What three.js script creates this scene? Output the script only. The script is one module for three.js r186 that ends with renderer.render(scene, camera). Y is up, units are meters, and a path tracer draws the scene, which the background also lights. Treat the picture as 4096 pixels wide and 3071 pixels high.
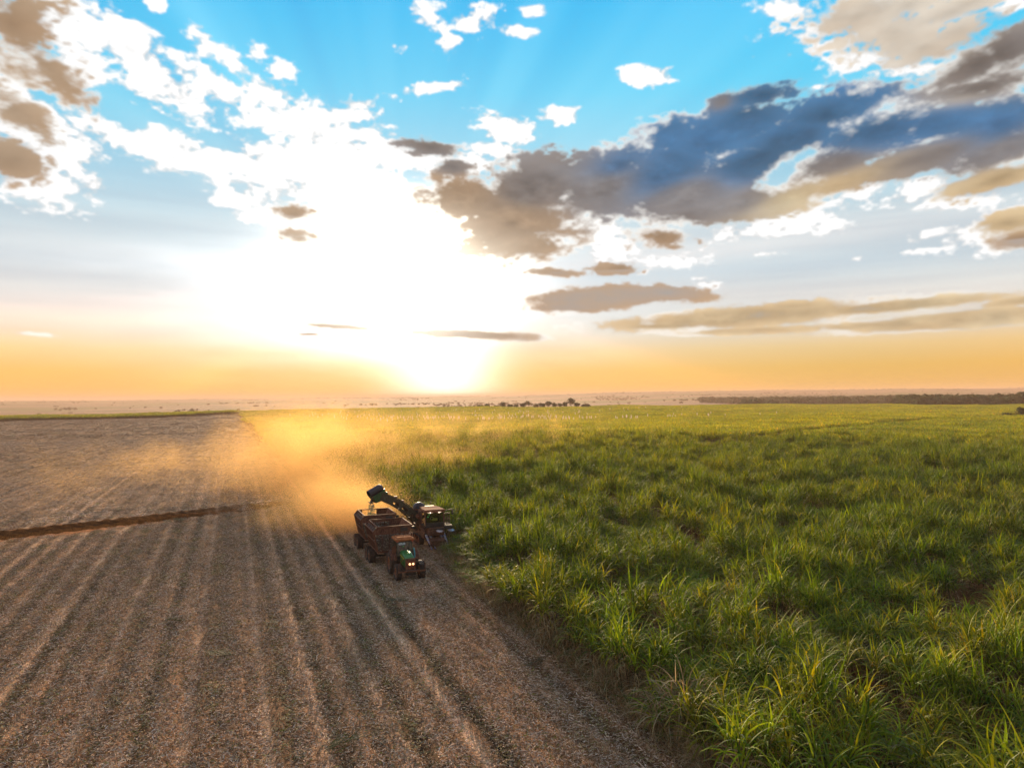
import * as THREE from 'three';
import { mergeGeometries } from 'three/addons/utils/BufferGeometryUtils.js';
import { RoundedBoxGeometry } from 'three/addons/geometries/RoundedBoxGeometry.js';
import { TextGeometry } from 'three/addons/geometries/TextGeometry.js';
import { FontLoader } from 'three/addons/loaders/FontLoader.js';

// ---------------------------------------------------------------- camera, exposure, sky, sun
const scene = new THREE.Scene();
const camera = new THREE.PerspectiveCamera(56.8, 4096 / 3071, 0.5, 30000);
camera.position.set(0, 14, 0);
camera.rotateX(THREE.MathUtils.degToRad(1.05));
camera.rotateZ(THREE.MathUtils.degToRad(-0.5));
const renderer = new THREE.WebGLRenderer({ antialias: true });
renderer.toneMapping = THREE.LinearToneMapping;
renderer.toneMappingExposure = 2.2;
renderer.shadowMap.enabled = true;

const D2R = Math.PI / 180;
const SUN_AZ = -8.7, SUN_EL = 9.5;
const sunDir = new THREE.Vector3(Math.sin(SUN_AZ * D2R) * Math.cos(SUN_EL * D2R), Math.sin(SUN_EL * D2R), -Math.cos(SUN_AZ * D2R) * Math.cos(SUN_EL * D2R));
const sun = new THREE.DirectionalLight(new THREE.Color(1, 0.74, 0.45), 5);
sun.name = 'sun';
sun.position.copy(sunDir).multiplyScalar(400).add(new THREE.Vector3(0, 0, -90));
sun.target.position.set(0, 0, -90);
sun.castShadow = true;
sun.shadow.radius = 6;
sun.shadow.mapSize.set(4096, 4096);
Object.assign(sun.shadow.camera, { left: -120, right: 120, top: 60, bottom: -60, near: 10, far: 900 });
scene.add(sun, sun.target);

// seeded random numbers and value noise, used everywhere below
function rng(seed) {
  let s = seed | 0;
  return () => { s = (s + 0x6d2b79f5) | 0; let t = Math.imul(s ^ (s >>> 15), 1 | s); t = (t + Math.imul(t ^ (t >>> 7), 61 | t)) ^ t; return ((t ^ (t >>> 14)) >>> 0) / 4294967296; };
}
const TABLE = new Float32Array(4096), PERM = new Uint16Array(8192);
{
  const r = rng(77);
  for (let i = 0; i < 4096; i++) { TABLE[i] = r(); PERM[i] = i; }
  for (let i = 4095; i > 0; i--) { const j = (r() * (i + 1)) | 0, t = PERM[i]; PERM[i] = PERM[j]; PERM[j] = t; }
  for (let i = 0; i < 4096; i++) PERM[i + 4096] = PERM[i];
}
const h3 = (x, y, z) => TABLE[PERM[PERM[PERM[x & 4095] + (y & 4095)] + (z & 4095)]];
function n3(x, y, z) {
  const ix = Math.floor(x), iy = Math.floor(y), iz = Math.floor(z);
  let fx = x - ix, fy = y - iy, fz = z - iz;
  fx = fx * fx * (3 - 2 * fx); fy = fy * fy * (3 - 2 * fy); fz = fz * fz * (3 - 2 * fz);
  const a = h3(ix, iy, iz), b = h3(ix + 1, iy, iz), c = h3(ix, iy + 1, iz), d = h3(ix + 1, iy + 1, iz);
  const e = h3(ix, iy, iz + 1), f = h3(ix + 1, iy, iz + 1), g = h3(ix, iy + 1, iz + 1), h = h3(ix + 1, iy + 1, iz + 1);
  const p = a + (b - a) * fx, q = c + (d - c) * fx, r = e + (f - e) * fx, s = g + (h - g) * fx;
  const t = p + (q - p) * fy, u = r + (s - r) * fy;
  return t + (u - t) * fz;
}
const n2 = (x, y) => n3(x, y, 3.5);
function fbm(x, y, z, oct) { let s = 0, a = 0.5, t = 0; for (let i = 0; i < oct; i++) { s += a * n3(x, y, z); t += a; a *= 0.5; x = x * 2.03 + 11.3; y = y * 2.03 + 5.7; z = z * 2.03 + 7.1; } return s / t; }
const sstep = (a, b, x) => { const t = Math.min(1, Math.max(0, (x - a) / (b - a))); return t * t * (3 - 2 * t); };
const lin = (c) => (c <= 10.3 ? c / 255 / 12.92 : Math.pow((c / 255 + 0.055) / 1.055, 2.4));
const mix = (a, b, t) => a + (b - a) * t;

// The evening sky: air, the veiled sun's glow, and clouds, each cloud a patch [azimuth, elevation, half width, half height, tilt (degrees), kind, strength].
const CLOUDS = [
  [-35.4, 23.7, 2.6, 2.22, 40, 1, 0.75], [-33.1, 21.5, 3.4, 1.03, 40, 1, 0.7], [-34.6, 22.4, 2.5, 1.34, 40, 1, 0.6], [-32.5, 24.1, 2.2, 1.83, 30, 0, 1],
  [-30.8, 23.9, 1.3, 1.18, 0, 0, 1], [-31.6, 22.4, 2.2, 1.85, 45, 0, 0.9], [-28.3, 23.6, 2, 1.6, 40, 0, 1], [-26.8, 22.1, 2.5, 1.94, 40, 0, 1],
  [-24.7, 21.2, 2.9, 1.65, 40, 0, 1], [-23.5, 25, 1.3, 1.06, 50, 0, 1], [-21.5, 24.1, 2.4, 1.21, 40, 0, 1], [-19.9, 24.8, 1.1, 0.85, 0, 0, 1],
  [-18.2, 24.1, 1, 0.69, 0, 0, 0.9], [-24.7, 23.1, 1.4, 0.86, 0, 0, 0.8], [-22.2, 22, 2.9, 1.68, 35, 0, 1], [-19.5, 20.7, 4.2, 2.05, 25, 0, 1],
  [-19.5, 22.4, 2.1, 1.37, 10, 0, 0.9], [-16.1, 19.8, 4.3, 1.92, 15, 0, 1], [-13.1, 21.3, 2.5, 0.64, -5, 0, 0.9], [-12.2, 22.2, 1.1, 0.43, 0, 0, 0.8],
  [-33.3, 17.5, 3.4, 1.82, 25, 0, 1], [-35.4, 19.2, 2.4, 1.18, 25, 0, 0.9], [-34.9, 18.5, 2.1, 0.89, 25, 1, 0.8], [-35.4, 15.6, 1.9, 1.24, 5, 1, 0.9],
  [-33.6, 14.6, 2.5, 1.81, 0, 0, 1], [-32.5, 16.4, 2.2, 2.14, 0, 0, 1], [-30.6, 14.7, 1, 1.31, 0, 0, 0.9], [-29.8, 18.4, 2.8, 0.88, 20, 0, 0.9],
  [-26.8, 18.6, 1.5, 0.78, 0, 0, 0.9], [-31.2, 18.6, 1.3, 0.62, 10, 0, 0.8], [-24.7, 18.1, 2.2, 1.32, 0, 0, 0.9], [-22.8, 17.7, 4.1, 1.07, 0, 0, 1],
  [-25.9, 16.9, 1.5, 1.3, 0, 0, 0.8], [-18.2, 18.3, 6.4, 1.72, -5, 0, 1], [-12.6, 18.8, 6.2, 2.48, 5, 0, 1.1], [-7.5, 18.5, 4.8, 1.62, 0, 0, 1.1],
  [-14.8, 16.3, 6.9, 2.1, 0, 0, 0.9], [-10.5, 15.8, 6.6, 3.21, 0, 0, 1.1], [-21.2, 14.8, 1.5, 0.61, 0, 0, 0.9], [-19.2, 13.8, 1.6, 0.48, 0, 0, 0.7],
  [-3.4, 18.4, 2.2, 1.27, -5, 0, 1.1], [-17, 14.1, 1.4, 0.69, 0, 1, 0.9], [-6.4, 19.4, 2.8, 0.72, 8, 2, 1], [-4.7, 18, 1.7, 0.79, 0, 2, 1.1],
  [-16.5, 12.3, 1.4, 0.59, 10, 1, 0.6], [-7.9, 13.2, 2.6, 0.47, 0, 1, 0.6], [-3.8, 15.7, 4.8, 2.1, 4, 1, 1.4], [0.3, 14.4, 5.6, 2.47, 8, 1, 1.5],
  [-1.6, 13.2, 3.4, 2.17, 0, 1, 1.1], [1.8, 12.1, 3.7, 1.09, 0, 1, 0.9], [-3.9, 11.6, 4.5, 0.36, 0, 1, 0.5], [1.8, 16.3, 5.6, 2.72, -12, 2, 1.5],
  [7.4, 16.5, 5.9, 2.88, -10, 2, 1.3], [8.5, 17.8, 4.1, 1.61, -15, 3, 1.2], [12.2, 17.2, 5.5, 2.48, -15, 3, 1.3], [13.9, 15.4, 5.4, 2.11, -10, 2, 1.3],
  [12.9, 19.8, 2.6, 1.59, -15, 3, 1.1], [15.7, 19.3, 4.3, 2.09, -15, 3, 1.3], [18.2, 20, 4.3, 2.07, -8, 3, 1.2], [19.5, 21.8, 3.2, 0.96, 0, 3, 1.1],
  [16.8, 21.7, 1.4, 0.87, -15, 2, 0.9], [21.5, 18.6, 4.9, 1.69, -8, 3, 1.3], [18.8, 17.3, 5.3, 1.89, -15, 3, 1.3], [24.7, 20, 4.8, 1.48, -8, 3, 1.3],
  [26.2, 20.7, 1.3, 0.72, 0, 3, 0.9], [27.7, 18.2, 5.6, 1.77, -5, 3, 1.3], [31.4, 18.1, 4.8, 1.39, 0, 3, 1.2], [34.8, 17.3, 3.7, 2.08, -10, 3, 1.2],
  [30.5, 16.1, 7.4, 1.19, -10, 2, 1.1], [34.8, 15.9, 3.7, 1.49, -15, 2, 1.2], [24.6, 16.6, 4.1, 1.48, -10, 2, 1.1], [25.5, 15.2, 6.4, 0.92, -12, 4, 1],
  [34.5, 14, 3.7, 0.96, -10, 4, 1.1], [22.1, 14.7, 5.2, 1.08, -12, 4, 1], [18.1, 14.4, 4.6, 1.38, -10, 2, 1], [14.6, 14, 4.7, 1.12, -5, 2, 1],
  [12.1, 12.4, 3.1, 1.17, 10, 1, 1], [7, 13.4, 2.6, 1.62, 30, 0, 1], [8.5, 11.5, 2.2, 1.43, 0, 0, 0.9], [12.8, 10.6, 3.6, 0.92, -8, 0, 1],
  [16.7, 12.3, 2.5, 0.9, 0, 0, 0.9], [21, 12.6, 4.2, 1.08, -6, 0, 1], [24.2, 12.2, 1.7, 0.73, 0, 0, 0.9], [26.4, 14.3, 2.7, 1.17, -15, 0, 1],
  [24, 15.1, 2, 0.93, 0, 0, 0.9], [30.2, 14.3, 1.8, 0.69, 0, 0, 0.9], [32.1, 12.9, 3.5, 0.77, -5, 0, 1], [29.4, 13.5, 2, 0.63, 0, 0, 0.8],
  [33.7, 11, 2.8, 1.03, -15, 0, 1], [35.2, 11.1, 2.3, 0.83, 0, 4, 1.1], [35.7, 9.9, 1.8, 0.77, 0, 1, 1], [34.4, 9.6, 1.8, 0.78, 0, 0, 0.9],
  [30.4, 10.8, 2.1, 0.53, -10, 0, 0.9], [30.1, 9.9, 2.1, 0.25, 0, 0, 0.7], [26, 9.7, 0.7, 0.23, 0, 0, 0.7], [6.9, 7.9, 8.2, 0.94, -2, 1, 1.3],
  [4.7, 7.2, 4.5, 0.58, 0, 1, 1], [12.4, 8.1, 3.3, 0.71, 5, 1, 1], [3.6, 9.9, 2.1, 0.36, 5, 1, 0.8], [8.4, 10.1, 2.4, 0.5, 0, 1, 0.9],
  [15.6, 8.5, 1.5, 0.42, 8, 0, 0.9], [14.9, 9.1, 0.7, 0.28, 0, 0, 0.8], [18, 6, 11.4, 0.83, -2, 4, 1.3], [12.7, 5.5, 5.1, 0.35, 0, 4, 1],
  [21.9, 6.6, 2.8, 0.4, 0, 4, 1], [28.4, 6.2, 6.9, 0.48, -2, 4, 1.4], [32, 5, 7.6, 0.62, -2, 4, 1.4], [35.5, 6, 2, 0.3, -5, 4, 1],
  [26.3, 4.9, 3.7, 0.33, 0, 4, 1], [18.6, 4.9, 5.3, 0.27, 0, 4, 0.9], [-13.4, 5.6, 3.6, 0.28, 3, 1, 1.2], [-4.3, 5.1, 6.7, 0.43, 3, 1, 1.2],
  [-8.3, 5.5, 3, 0.18, 3, 1, 0.8], [-16, 5, 1.1, 0.14, 0, 1, 0.8], [21.3, 27, 2.4, 0.88, 10, 0, 1], [23.8, 25.4, 3.8, 0.86, 5, 0, 1.1],
  [24.8, 24.3, 2, 0.53, 5, 0, 0.9], [27.8, 25.8, 2, 0.71, 0, 0, 0.9], [29.6, 24.3, 2.3, 0.79, 20, 0, 0.8], [31.8, 24.4, 1.9, 0.43, 0, 0, 0.7],
  [27.2, 24.5, 2.3, 0.64, 0, 0, 0.9], [26.6, 25.8, 4.7, 1.62, 0, 5, 0.85], [28.7, 24.2, 3.9, 1.59, 15, 5, 0.65], [26.9, 23, 3, 0.71, 5, 0, 0.9],
  [30.4, 23, 4.2, 1.56, 20, 5, 0.75], [32.3, 23.3, 2.5, 0.92, -10, 5, 0.75], [30.6, 21.7, 3.2, 0.69, 5, 0, 1], [33.6, 21.2, 3.7, 1.81, -10, 2, 1.2],
  [35.2, 21.6, 2.7, 1.78, -10, 2, 1.2], [33.8, 19.8, 4.3, 1.2, 0, 2, 1.1], [31.2, 20.3, 2.2, 0.5, -20, 0, 1], [32.9, 24.8, 4.4, 0.67, -8, 5, 0.75],
  [36, 24.2, 1.8, 0.53, 0, 0, 0.9], [29.6, 25.7, 2, 0.69, 0, 5, 0.75], [32.8, 19.4, 3.5, 0.76, 0, 5, 0.65], [-6.8, 28.2, 1.6, 0.94, 10, 0, 1],
  [-3.5, 28, 1.9, 0.8, -10, 0, 1], [-5, 26.8, 1.2, 1.08, 0, 0, 1], [-5.6, 27.6, 1.5, 1.08, 0, 0, 0.8], [11.2, 24, 1.8, 0.57, 4, 0, 1.1],
  [4, 21.7, 1.3, 0.54, 0, 0, 1], [-0.6, 20.8, 2.4, 1.02, 12, 0, 1.1], [-1.7, 21.4, 1.1, 0.8, 0, 0, 1], [-1.5, 19.3, 1.9, 0.62, 5, 0, 0.9],
  [-0.2, 18.3, 0.9, 0.36, 0, 0, 0.8], [0.8, 27.5, 1.1, 0.36, 8, 0, 0.8], [1.9, 28.8, 0.7, 0.36, 0, 0, 0.6], [-26.7, 26.7, 0.5, 0.45, 0, 0, 0.8],
  [-6.6, 23.6, 2.8, 0.36, -12, 0, 0.55], [-4.7, 23.9, 0.9, 0.36, 0, 0, 0.6], [-9.3, 26.1, 0.7, 0.43, 0, 0, 0.5], [27.1, 21.2, 0.9, 0.29, 5, 0, 0.9],
  [23.5, 21.8, 0.5, 0.2, 0, 0, 0.7], [-34.1, 4.5, 1.9, 0.18, 2, 0, 0.7], [19.4, 10.6, 1.4, 0.21, 0, 0, 0.7]];
{ // the same kinds of cloud all round the rest of the sky
  const r = rng(5);
  for (let i = 0; i < 130; i++) {
    const az = 40 + r() * 280, el = 2 + 60 * Math.pow(r(), 1.5), kind = r() < 0.45 ? 0 : el < 9 ? 4 : [1, 2, 3, 4][(r() * 4) | 0], w = (el < 9 ? 9 : 4 + el * 0.12) * (0.5 + r()), flat = el < 9 ? 0.12 : 0.4;
    if (Math.min(az, 360 - az) < 40 + 3 * w) continue;
    for (let k = 0; k < 3; k++) CLOUDS.push([((az + (r() - 0.5) * w * 2 + 180) % 360) - 180, el + (r() - 0.5) * w * flat * 1.4, w * (0.5 + 0.5 * r()), w * flat * (0.6 + 0.5 * r()), -15 + r() * 20, kind, 0.8 + 0.4 * r()]);
  }
  for (let i = 0; i < 60; i++) {  // overhead
    const az = r() * 360 - 180, el = 44 + 44 * r(), w = 5 + 5 * r();
    CLOUDS.push([az, el, w, w * 0.6, r() * 180, [0, 1, 2, 3][(r() * 4) | 0], 0.8 + 0.4 * r()]);
  }
}
{
  const SKY = 1 / renderer.toneMappingExposure, W = 4096, H = 2048, data = new Float32Array(W * H * 4);
  const fw = new Float32Array(W * H / 2).fill(-1), fd = new Float32Array(W * H / 2).fill(-1), tint = new Float32Array(W * H / 2 * 3), wsum = new Float32Array(W * H / 2);
  const TINT = [null, [170, 144, 118], [136, 130, 128], [74, 120, 160], [208, 184, 146], [212, 200, 184]].map((c) => c && c.map(lin));
  for (const [az, el, rx, ry, rot, kind, s] of CLOUDS) {
    const c = Math.cos(rot * D2R), q = Math.sin(rot * D2R), reach = 1.9, ext = Math.max(rx, ry) * reach, ce = Math.max(0.12, Math.cos(el * D2R));
    const r0 = Math.max(0, Math.floor((el - ext) / 180 * H)), r1 = Math.min(H / 2 - 1, Math.ceil((el + ext) / 180 * H)), half = Math.min(W / 2, Math.ceil(ext / ce / 360 * W)), c0 = Math.round((az + 90) / 360 * W);
    for (let r = r0; r <= r1; r++) for (let k = -half; k < half; k++) {
      const dx = k / W * 360 * ce, dy = (r + 0.5) / H * 180 - el, X = (dx * c - dy * q) / rx, Y = (dx * q + dy * c) / ry, d = Math.sqrt(X * X + Y * Y);
      if (d > reach) continue;
      const i = r * W + ((c0 + k) % W + W) % W, f = s * (1 - d);
      if (kind === 0) { if (f > fw[i]) fw[i] = f; }
      else {
        if (f > fd[i]) fd[i] = f;
        const w = Math.exp(4 * f);
        wsum[i] += w;
        for (let j = 0; j < 3; j++) tint[i * 3 + j] += w * TINT[kind][j];
      }
    }
  }
  const ELS = [0, 2.1, 3.6, 5.1, 6.6, 9.5, 13, 16.6, 20, 23.2, 29, 45, 90];
  const COL = [[246, 178, 74], [248, 190, 92], [249, 207, 140], [236, 221, 198], [224, 222, 217], [206, 217, 224], [190, 213, 224], [150, 208, 232], [108, 206, 240], [78, 206, 248], [60, 194, 248], [50, 158, 228], [36, 118, 200]].map((c) => c.map(lin));
  for (let r = 0; r < H / 2; r++) {
    const el = (r + 0.5) / H * 180, ce = Math.cos(el * D2R), se = Math.sin(el * D2R);
    let k = 0; while (k < ELS.length - 2 && el > ELS[k + 1]) k++;
    const t = Math.min(1, (el - ELS[k]) / (ELS[k + 1] - ELS[k]));
    const air = [0, 1, 2].map((j) => mix(COL[k][j], COL[k + 1][j], t));
    for (let col = 0; col < W; col++) {
      let az = (col + 0.5) / W * 360 - 90; if (az > 180) az -= 360;
      const i = r * W + col, o = ((r + H / 2) * W + col) * 4, x = Math.sin(az * D2R) * ce, z = -Math.cos(az * D2R) * ce;
      // glow of the veiled sun, wide and flat, with a bright foot on the horizon
      const da = az - SUN_AZ, de = el - SUN_EL;
      const ga = az + 12, ge = el - 8.5;
      const vn = 0.35 + 1.15 * fbm(x * 7 + 2, se * 34 + 2, z * 7 + 2, 4), g1 = Math.exp(-((ga * ga) / (ga < 0 ? 120 : 150) + (ge * ge) / (ge > 0 ? 11 : 26)) / vn);
      const g2 = Math.exp(-((az + 5.4) ** 2) / 14 - (el * el) / 22);
      const core = Math.exp(-(da * da) / 30 - (de * de) / 14);
      const g3 = Math.exp(-(da * da) / 700 - (de * de) / 160);
      let R = air[0], G = air[1], B = air[2];
      // rays spreading from the sun between the clouds
      const ang = Math.atan2(de, da), dist = Math.hypot(de, da);
      const ray = (0.6 * n3(Math.cos(ang) * 5 + 40, Math.sin(ang) * 5 + 40, 1.5) + 0.4 * n3(Math.cos(ang) * 15 + 40, Math.sin(ang) * 15 + 40, 4.5) - 0.5) * sstep(8, 18, dist) * (1 - sstep(35, 60, dist));
      const lift = 1 + 0.55 * ray;
      R = R * lift * lift + Math.max(0, ray) * 0.22; G = G * lift + Math.max(0, ray) * 0.05; B *= lift * 0.5 + 0.5;
      const streak = (fbm(x * 3.5 + 8, se * 60 + 8, z * 3.5 + 8, 4) - 0.5) * sstep(2, 6, el) * sstep(22, 12, el);  // thin level veils low in the sky
      R *= 1 + 0.42 * streak; G *= 1 + 0.36 * streak; B *= 1 + 0.28 * streak;
      const veil = 0.8 * g3;
      R = mix(R, 1.0, veil * 0.45); G = mix(G, 1.0, veil * 0.47); B = mix(B, 0.99, veil * (el > 5 ? 0.47 : 0.094 * el));
      // billows: coarse lumps, finer puffs and a thin feathered edge, drawn out level
      const wx = n3(x * 11 + 5, se * 22 + 5, z * 11 + 5) - 0.5, sy = se + 0.012 * wx, hx = x + 0.02 * wx;
      const n = fbm(hx * 9 + 20, sy * 24 + 20, z * 9 + 20, 4) - 0.5, nf = fbm(hx * 38 + 9, sy * 84 + 9, z * 38 + 9, 4) - 0.5, nx = fbm(hx * 130 + 3, sy * 210 + 3, z * 130 + 3, 3) - 0.5;
      const low = sstep(1.5, 12, el);
      const puff = n * 1.9 * mix(0.4, 1, low) + nf * mix(0.6, 1.65, low) + nx * mix(0.35, 1.1, low);
      const wf = fw[i] + puff - 0.08;
      if (wf > -0.25) {
        const cov = Math.pow(sstep(-0.25, 0.3, wf), 1.3), b = Math.min(1.1, Math.max(0.74, 0.86 + 0.45 * sstep(0, 0.6, wf) + 0.6 * nf + 0.3 * nx - 0.6 * sstep(0.5, 1.1, wf) * (n + 0.3)));
        const far = sstep(8, 2, el);
        R = mix(R, b, cov); G = mix(G, b * mix(1, 0.9, far), cov); B = mix(B, b * mix(1, 0.72, far), cov);
      }
      const df = fd[i] + 0.22 * (1 - low) + puff * (fd[i] > 0 ? 0.8 - 0.4 * Math.min(1, fd[i]) : 0.8);
      if (df > -0.22 && wsum[i] > 0) {
        const q = sstep(0.32, 0.72, n3(x * 14 + 70, se * 22, z * 14 + 3)), cov = Math.pow(sstep(-0.22, 0.26, df), 1.3), body = sstep(-0.12, mix(0.3, 0.75, q), df + nf * 0.35), m = Math.max(0.6, 1 + n * 0.95 + nf * 0.7 + nx * 0.25 + 0.35 * (0.55 - Math.min(1, df)));
        const w = 1 / wsum[i], bl = 0.25 * n, rim = mix(0.6, 1.02, q) * mix(0.92, 1.1, g3);
        R = mix(R, mix(rim, tint[i * 3] * w * m * (1 - bl), body), cov);
        G = mix(G, mix(rim * 0.985, tint[i * 3 + 1] * w * m, body), cov);
        B = mix(B, mix(rim * 0.94, tint[i * 3 + 2] * w * m * (1 + bl), body), cov);
      }
      const gl = 0.9 * g1 + 1.3 * g2 + 0.05 * g3, hot = 11 * core;
      const dk = 1 - 0.85 * sstep(0.05, 0.5, fd[i] + puff * 0.8);  // clouds before the glow stand dark against it
      const add = gl * dk + 0.06 * gl, heat = hot * (0.1 + 0.9 * dk);
      data[o] = (R + add + heat) * SKY; data[o + 1] = (G + add + heat * 0.92) * SKY; data[o + 2] = (B + add * 1.0 + heat * 0.75) * SKY; data[o + 3] = 1;
    }
  }
  const low = (H / 2) * W * 4;
  for (let i = 0; i < low; i += 4) { data[i] = 0.2; data[i + 1] = 0.13; data[i + 2] = 0.08; data[i + 3] = 1; }
  const sky = new THREE.DataTexture(data, W, H, THREE.RGBAFormat, THREE.FloatType);
  sky.mapping = THREE.EquirectangularReflectionMapping;
  sky.magFilter = THREE.LinearFilter; sky.needsUpdate = true;
  scene.background = sky; scene.environment = sky;
}

// ---------------------------------------------------------------- helpers
// Field axes: u runs across the cane rows (to the right), v along them (away); the rows stand 21.4 degrees off the line of sight.
const TH = 21.4 * D2R, CT = Math.cos(TH), ST = Math.sin(TH);
const toX = (u, v) => CT * u - ST * v, toZ = (u, v) => -ST * u - CT * v;
const names = new Map();
function numbered(name) { const n = names.get(name) ?? 0; names.set(name, n + 1); return n ? name + '_' + String(n).padStart(3, '0') : name; }
function tag(o, label, category, group, kind) {
  o.name = numbered(o.name);
  if (label) o.userData.label = label;
  if (category) o.userData.category = category;
  if (group) o.userData.group = group;
  if (kind) o.userData.kind = kind;
  scene.add(o);
  return o;
}
function base(name, u, v, y = 0, turn = 0) { const o = new THREE.Group(); o.name = name; o.position.set(toX(u, v), y, toZ(u, v)); o.rotation.y = TH + turn; return o; }
function clean(g) { const c = g.index ? g.toNonIndexed() : g; for (const k of Object.keys(c.attributes)) if (!['position', 'normal', 'uv'].includes(k)) c.deleteAttribute(k); return c; }
function part(name, geos, material, parent) {
  const list = [].concat(geos).map(clean), m = new THREE.Mesh(list.length > 1 ? mergeGeometries(list) : list[0], material);
  m.name = name; m.castShadow = m.receiveShadow = true; parent.add(m);
  return m;
}
const at = (g, x, y, z, rx = 0, ry = 0, rz = 0) => g.applyMatrix4(new THREE.Matrix4().compose(new THREE.Vector3(x, y, z), new THREE.Quaternion().setFromEuler(new THREE.Euler(rx, ry, rz)), new THREE.Vector3(1, 1, 1)));
const bx = (w, h, d, x, y, z, rx, ry, rz) => at(new THREE.BoxGeometry(w, h, d), x, y, z, rx, ry, rz);
const rbx = (w, h, d, r, x, y, z, rx, ry, rz) => at(new RoundedBoxGeometry(w, h, d, 3, r), x, y, z, rx, ry, rz);
const cyl = (r0, r1, h, n, x, y, z, rx, ry, rz, open) => at(new THREE.CylinderGeometry(r0, r1, h, n, 1, !!open), x, y, z, rx, ry, rz);
function bar(a, b, w, h = w) {  // a square bar between two points
  const A = new THREE.Vector3(...a), B = new THREE.Vector3(...b), d = B.clone().sub(A), g = new THREE.BoxGeometry(w, h, d.length());
  const up = Math.abs(d.y) > 0.95 * d.length() ? new THREE.Vector3(1, 0, 0) : new THREE.Vector3(0, 1, 0);
  const m = new THREE.Matrix4().lookAt(B, A, up); m.setPosition(A.add(B).multiplyScalar(0.5));
  return g.applyMatrix4(m);
}
const tube = (pts, r, n = 6, seg = 24) => new THREE.TubeGeometry(new THREE.CatmullRomCurve3(pts.map((p) => new THREE.Vector3(...p))), seg, r, n);
function slab(pts, t) {  // a flat panel with thickness t through points of one plane
  const P = pts.map((p) => new THREE.Vector3(...p)), n = P[1].clone().sub(P[0]).cross(P[2].clone().sub(P[0])).normalize().multiplyScalar(t / 2), pos = [], uv = [], N = P.length;
  const a = P.map((p) => p.clone().add(n)), b = P.map((p) => p.clone().sub(n)), tri = (x, y, z) => { for (const p of [x, y, z]) { pos.push(p.x, p.y, p.z); uv.push(p.x + p.z * 0.7, p.y + p.z * 0.3); } };
  for (let i = 1; i < N - 1; i++) { tri(a[0], a[i], a[i + 1]); tri(b[0], b[i + 1], b[i]); }
  for (let i = 0; i < N; i++) { const j = (i + 1) % N; tri(a[i], b[i], b[j]); tri(a[i], b[j], a[j]); }
  const g = new THREE.BufferGeometry();
  g.setAttribute('position', new THREE.Float32BufferAttribute(pos, 3)); g.setAttribute('uv', new THREE.Float32BufferAttribute(uv, 2)); g.computeVertexNormals();
  return g;
}
function noiseTexture(size, fn) {
  const d = new Uint8Array(size * size * 4);
  for (let y = 0; y < size; y++) for (let x = 0; x < size; x++) { const c = fn(x / size, y / size), o = (y * size + x) * 4; for (let k = 0; k < 3; k++) d[o + k] = Math.max(0, Math.min(255, c[k])); d[o + 3] = 255; }
  const t = new THREE.DataTexture(d, size, size); t.wrapS = t.wrapT = THREE.RepeatWrapping; t.magFilter = THREE.LinearFilter; t.colorSpace = THREE.SRGBColorSpace; t.needsUpdate = true;
  return t;
}
const rgb = (r, g, b) => new THREE.Color().setRGB(r, g, b);

// ---------------------------------------------------------------- ground
const polyAt = (pts, x) => { let i = 0; while (i < pts.length - 2 && x > pts[i + 1][0]) i++; const [a, b] = [pts[i], pts[i + 1]]; return a[1] + (b[1] - a[1]) * (x - a[0]) / (b[0] - a[0]); };
const BANK = [[-90, 60], [-60, 72], [-22, 87.5], [-8, 93], [3, 97.5], [14, 102]];            // the bare earth bank across the stubble: v for each u
const EDGE = [[-50, 16.4], [50, 16.4], [56, 16.9], [60, 17.4], [62.2, 17.8], [64, 19.3], [74, 19.2], [90, 17], [125, 13.5], [200, 9], [272, 7], [537, 4.8], [750, 2], [1400, -4]];  // the edge of the standing cane: u for each v
const FAR_EDGE = [[-900, 260], [-160, 622], [2, 704], [60, 770], [200, 790], [300, 765], [380, 740], [560, 790], [640, 800], [700, 640], [1200, 200]];
const PATH = [[20, 129], [42, 133.5], [70, 139], [93, 148], [110, 152], [146, 168], [196, 191], [259, 216], [330, 240], [520, 300]];
const TRACKS = [[-26.5, 0.5], [-23, 0.4], [-19.6, 0.6], [-16.6, 0.5], [-13.2, 0.6], [-10.2, 0.8], [-6.3, 0.7], [-4.3, 0.3], [-2, 1], [1.2, 0.9], [3.4, 0.8], [6.3, 0.75], [9.05, 1.9], [11.6, 0.5], [13.9, 0.3]];
function pale(u, v) {  // where wheels crushed the straw pale (1) and where it lies deep and loose (0)
  const w = u + 0.1 * (n2(v / 9, 7) - 0.5) + (u < -3 ? -(u + 3) * 0.0045 * Math.max(0, Math.min(45, v - 38)) * 0.5 : 0);
  let s = 0.32 + 0.16 * Math.cos((w - 0.15) * Math.PI * 2 / 1.52);
  for (const [c, k] of TRACKS) s += 0.66 * k * Math.exp(-(((w - c) / 0.25) ** 2)) - 0.26 * k * Math.exp(-(((w - c - 0.7) / 0.3) ** 2)) + 0.2 * Math.exp(-(((w - c - 1.45) / 0.18) ** 2));
  if (w < -28) s += 0.2 * Math.cos(w * Math.PI * 2 / 3.1);
  s = 0.36 + (s - 0.36) * (1 - 0.4 * sstep(90, 150, v));
  return s + 0.24 * (fbm(u / 2.2, v / 5, 1, 3) - 0.5);
}
const bankS = (u, v) => (v - polyAt(BANK, u)) * 0.93, bankA = (u) => 1 - sstep(0, 13, u);
const bare = (u, v) => { const s = bankS(u, v), w = mix(2.7, 1.0, sstep(-25, 4, u)); return sstep(w + 1.2, w - 0.8, Math.abs(s - 0.2) + 4.4 * (fbm(u / 5, s / 0.9 + 9, 4, 3) - 0.5)) * bankA(u); };
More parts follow.
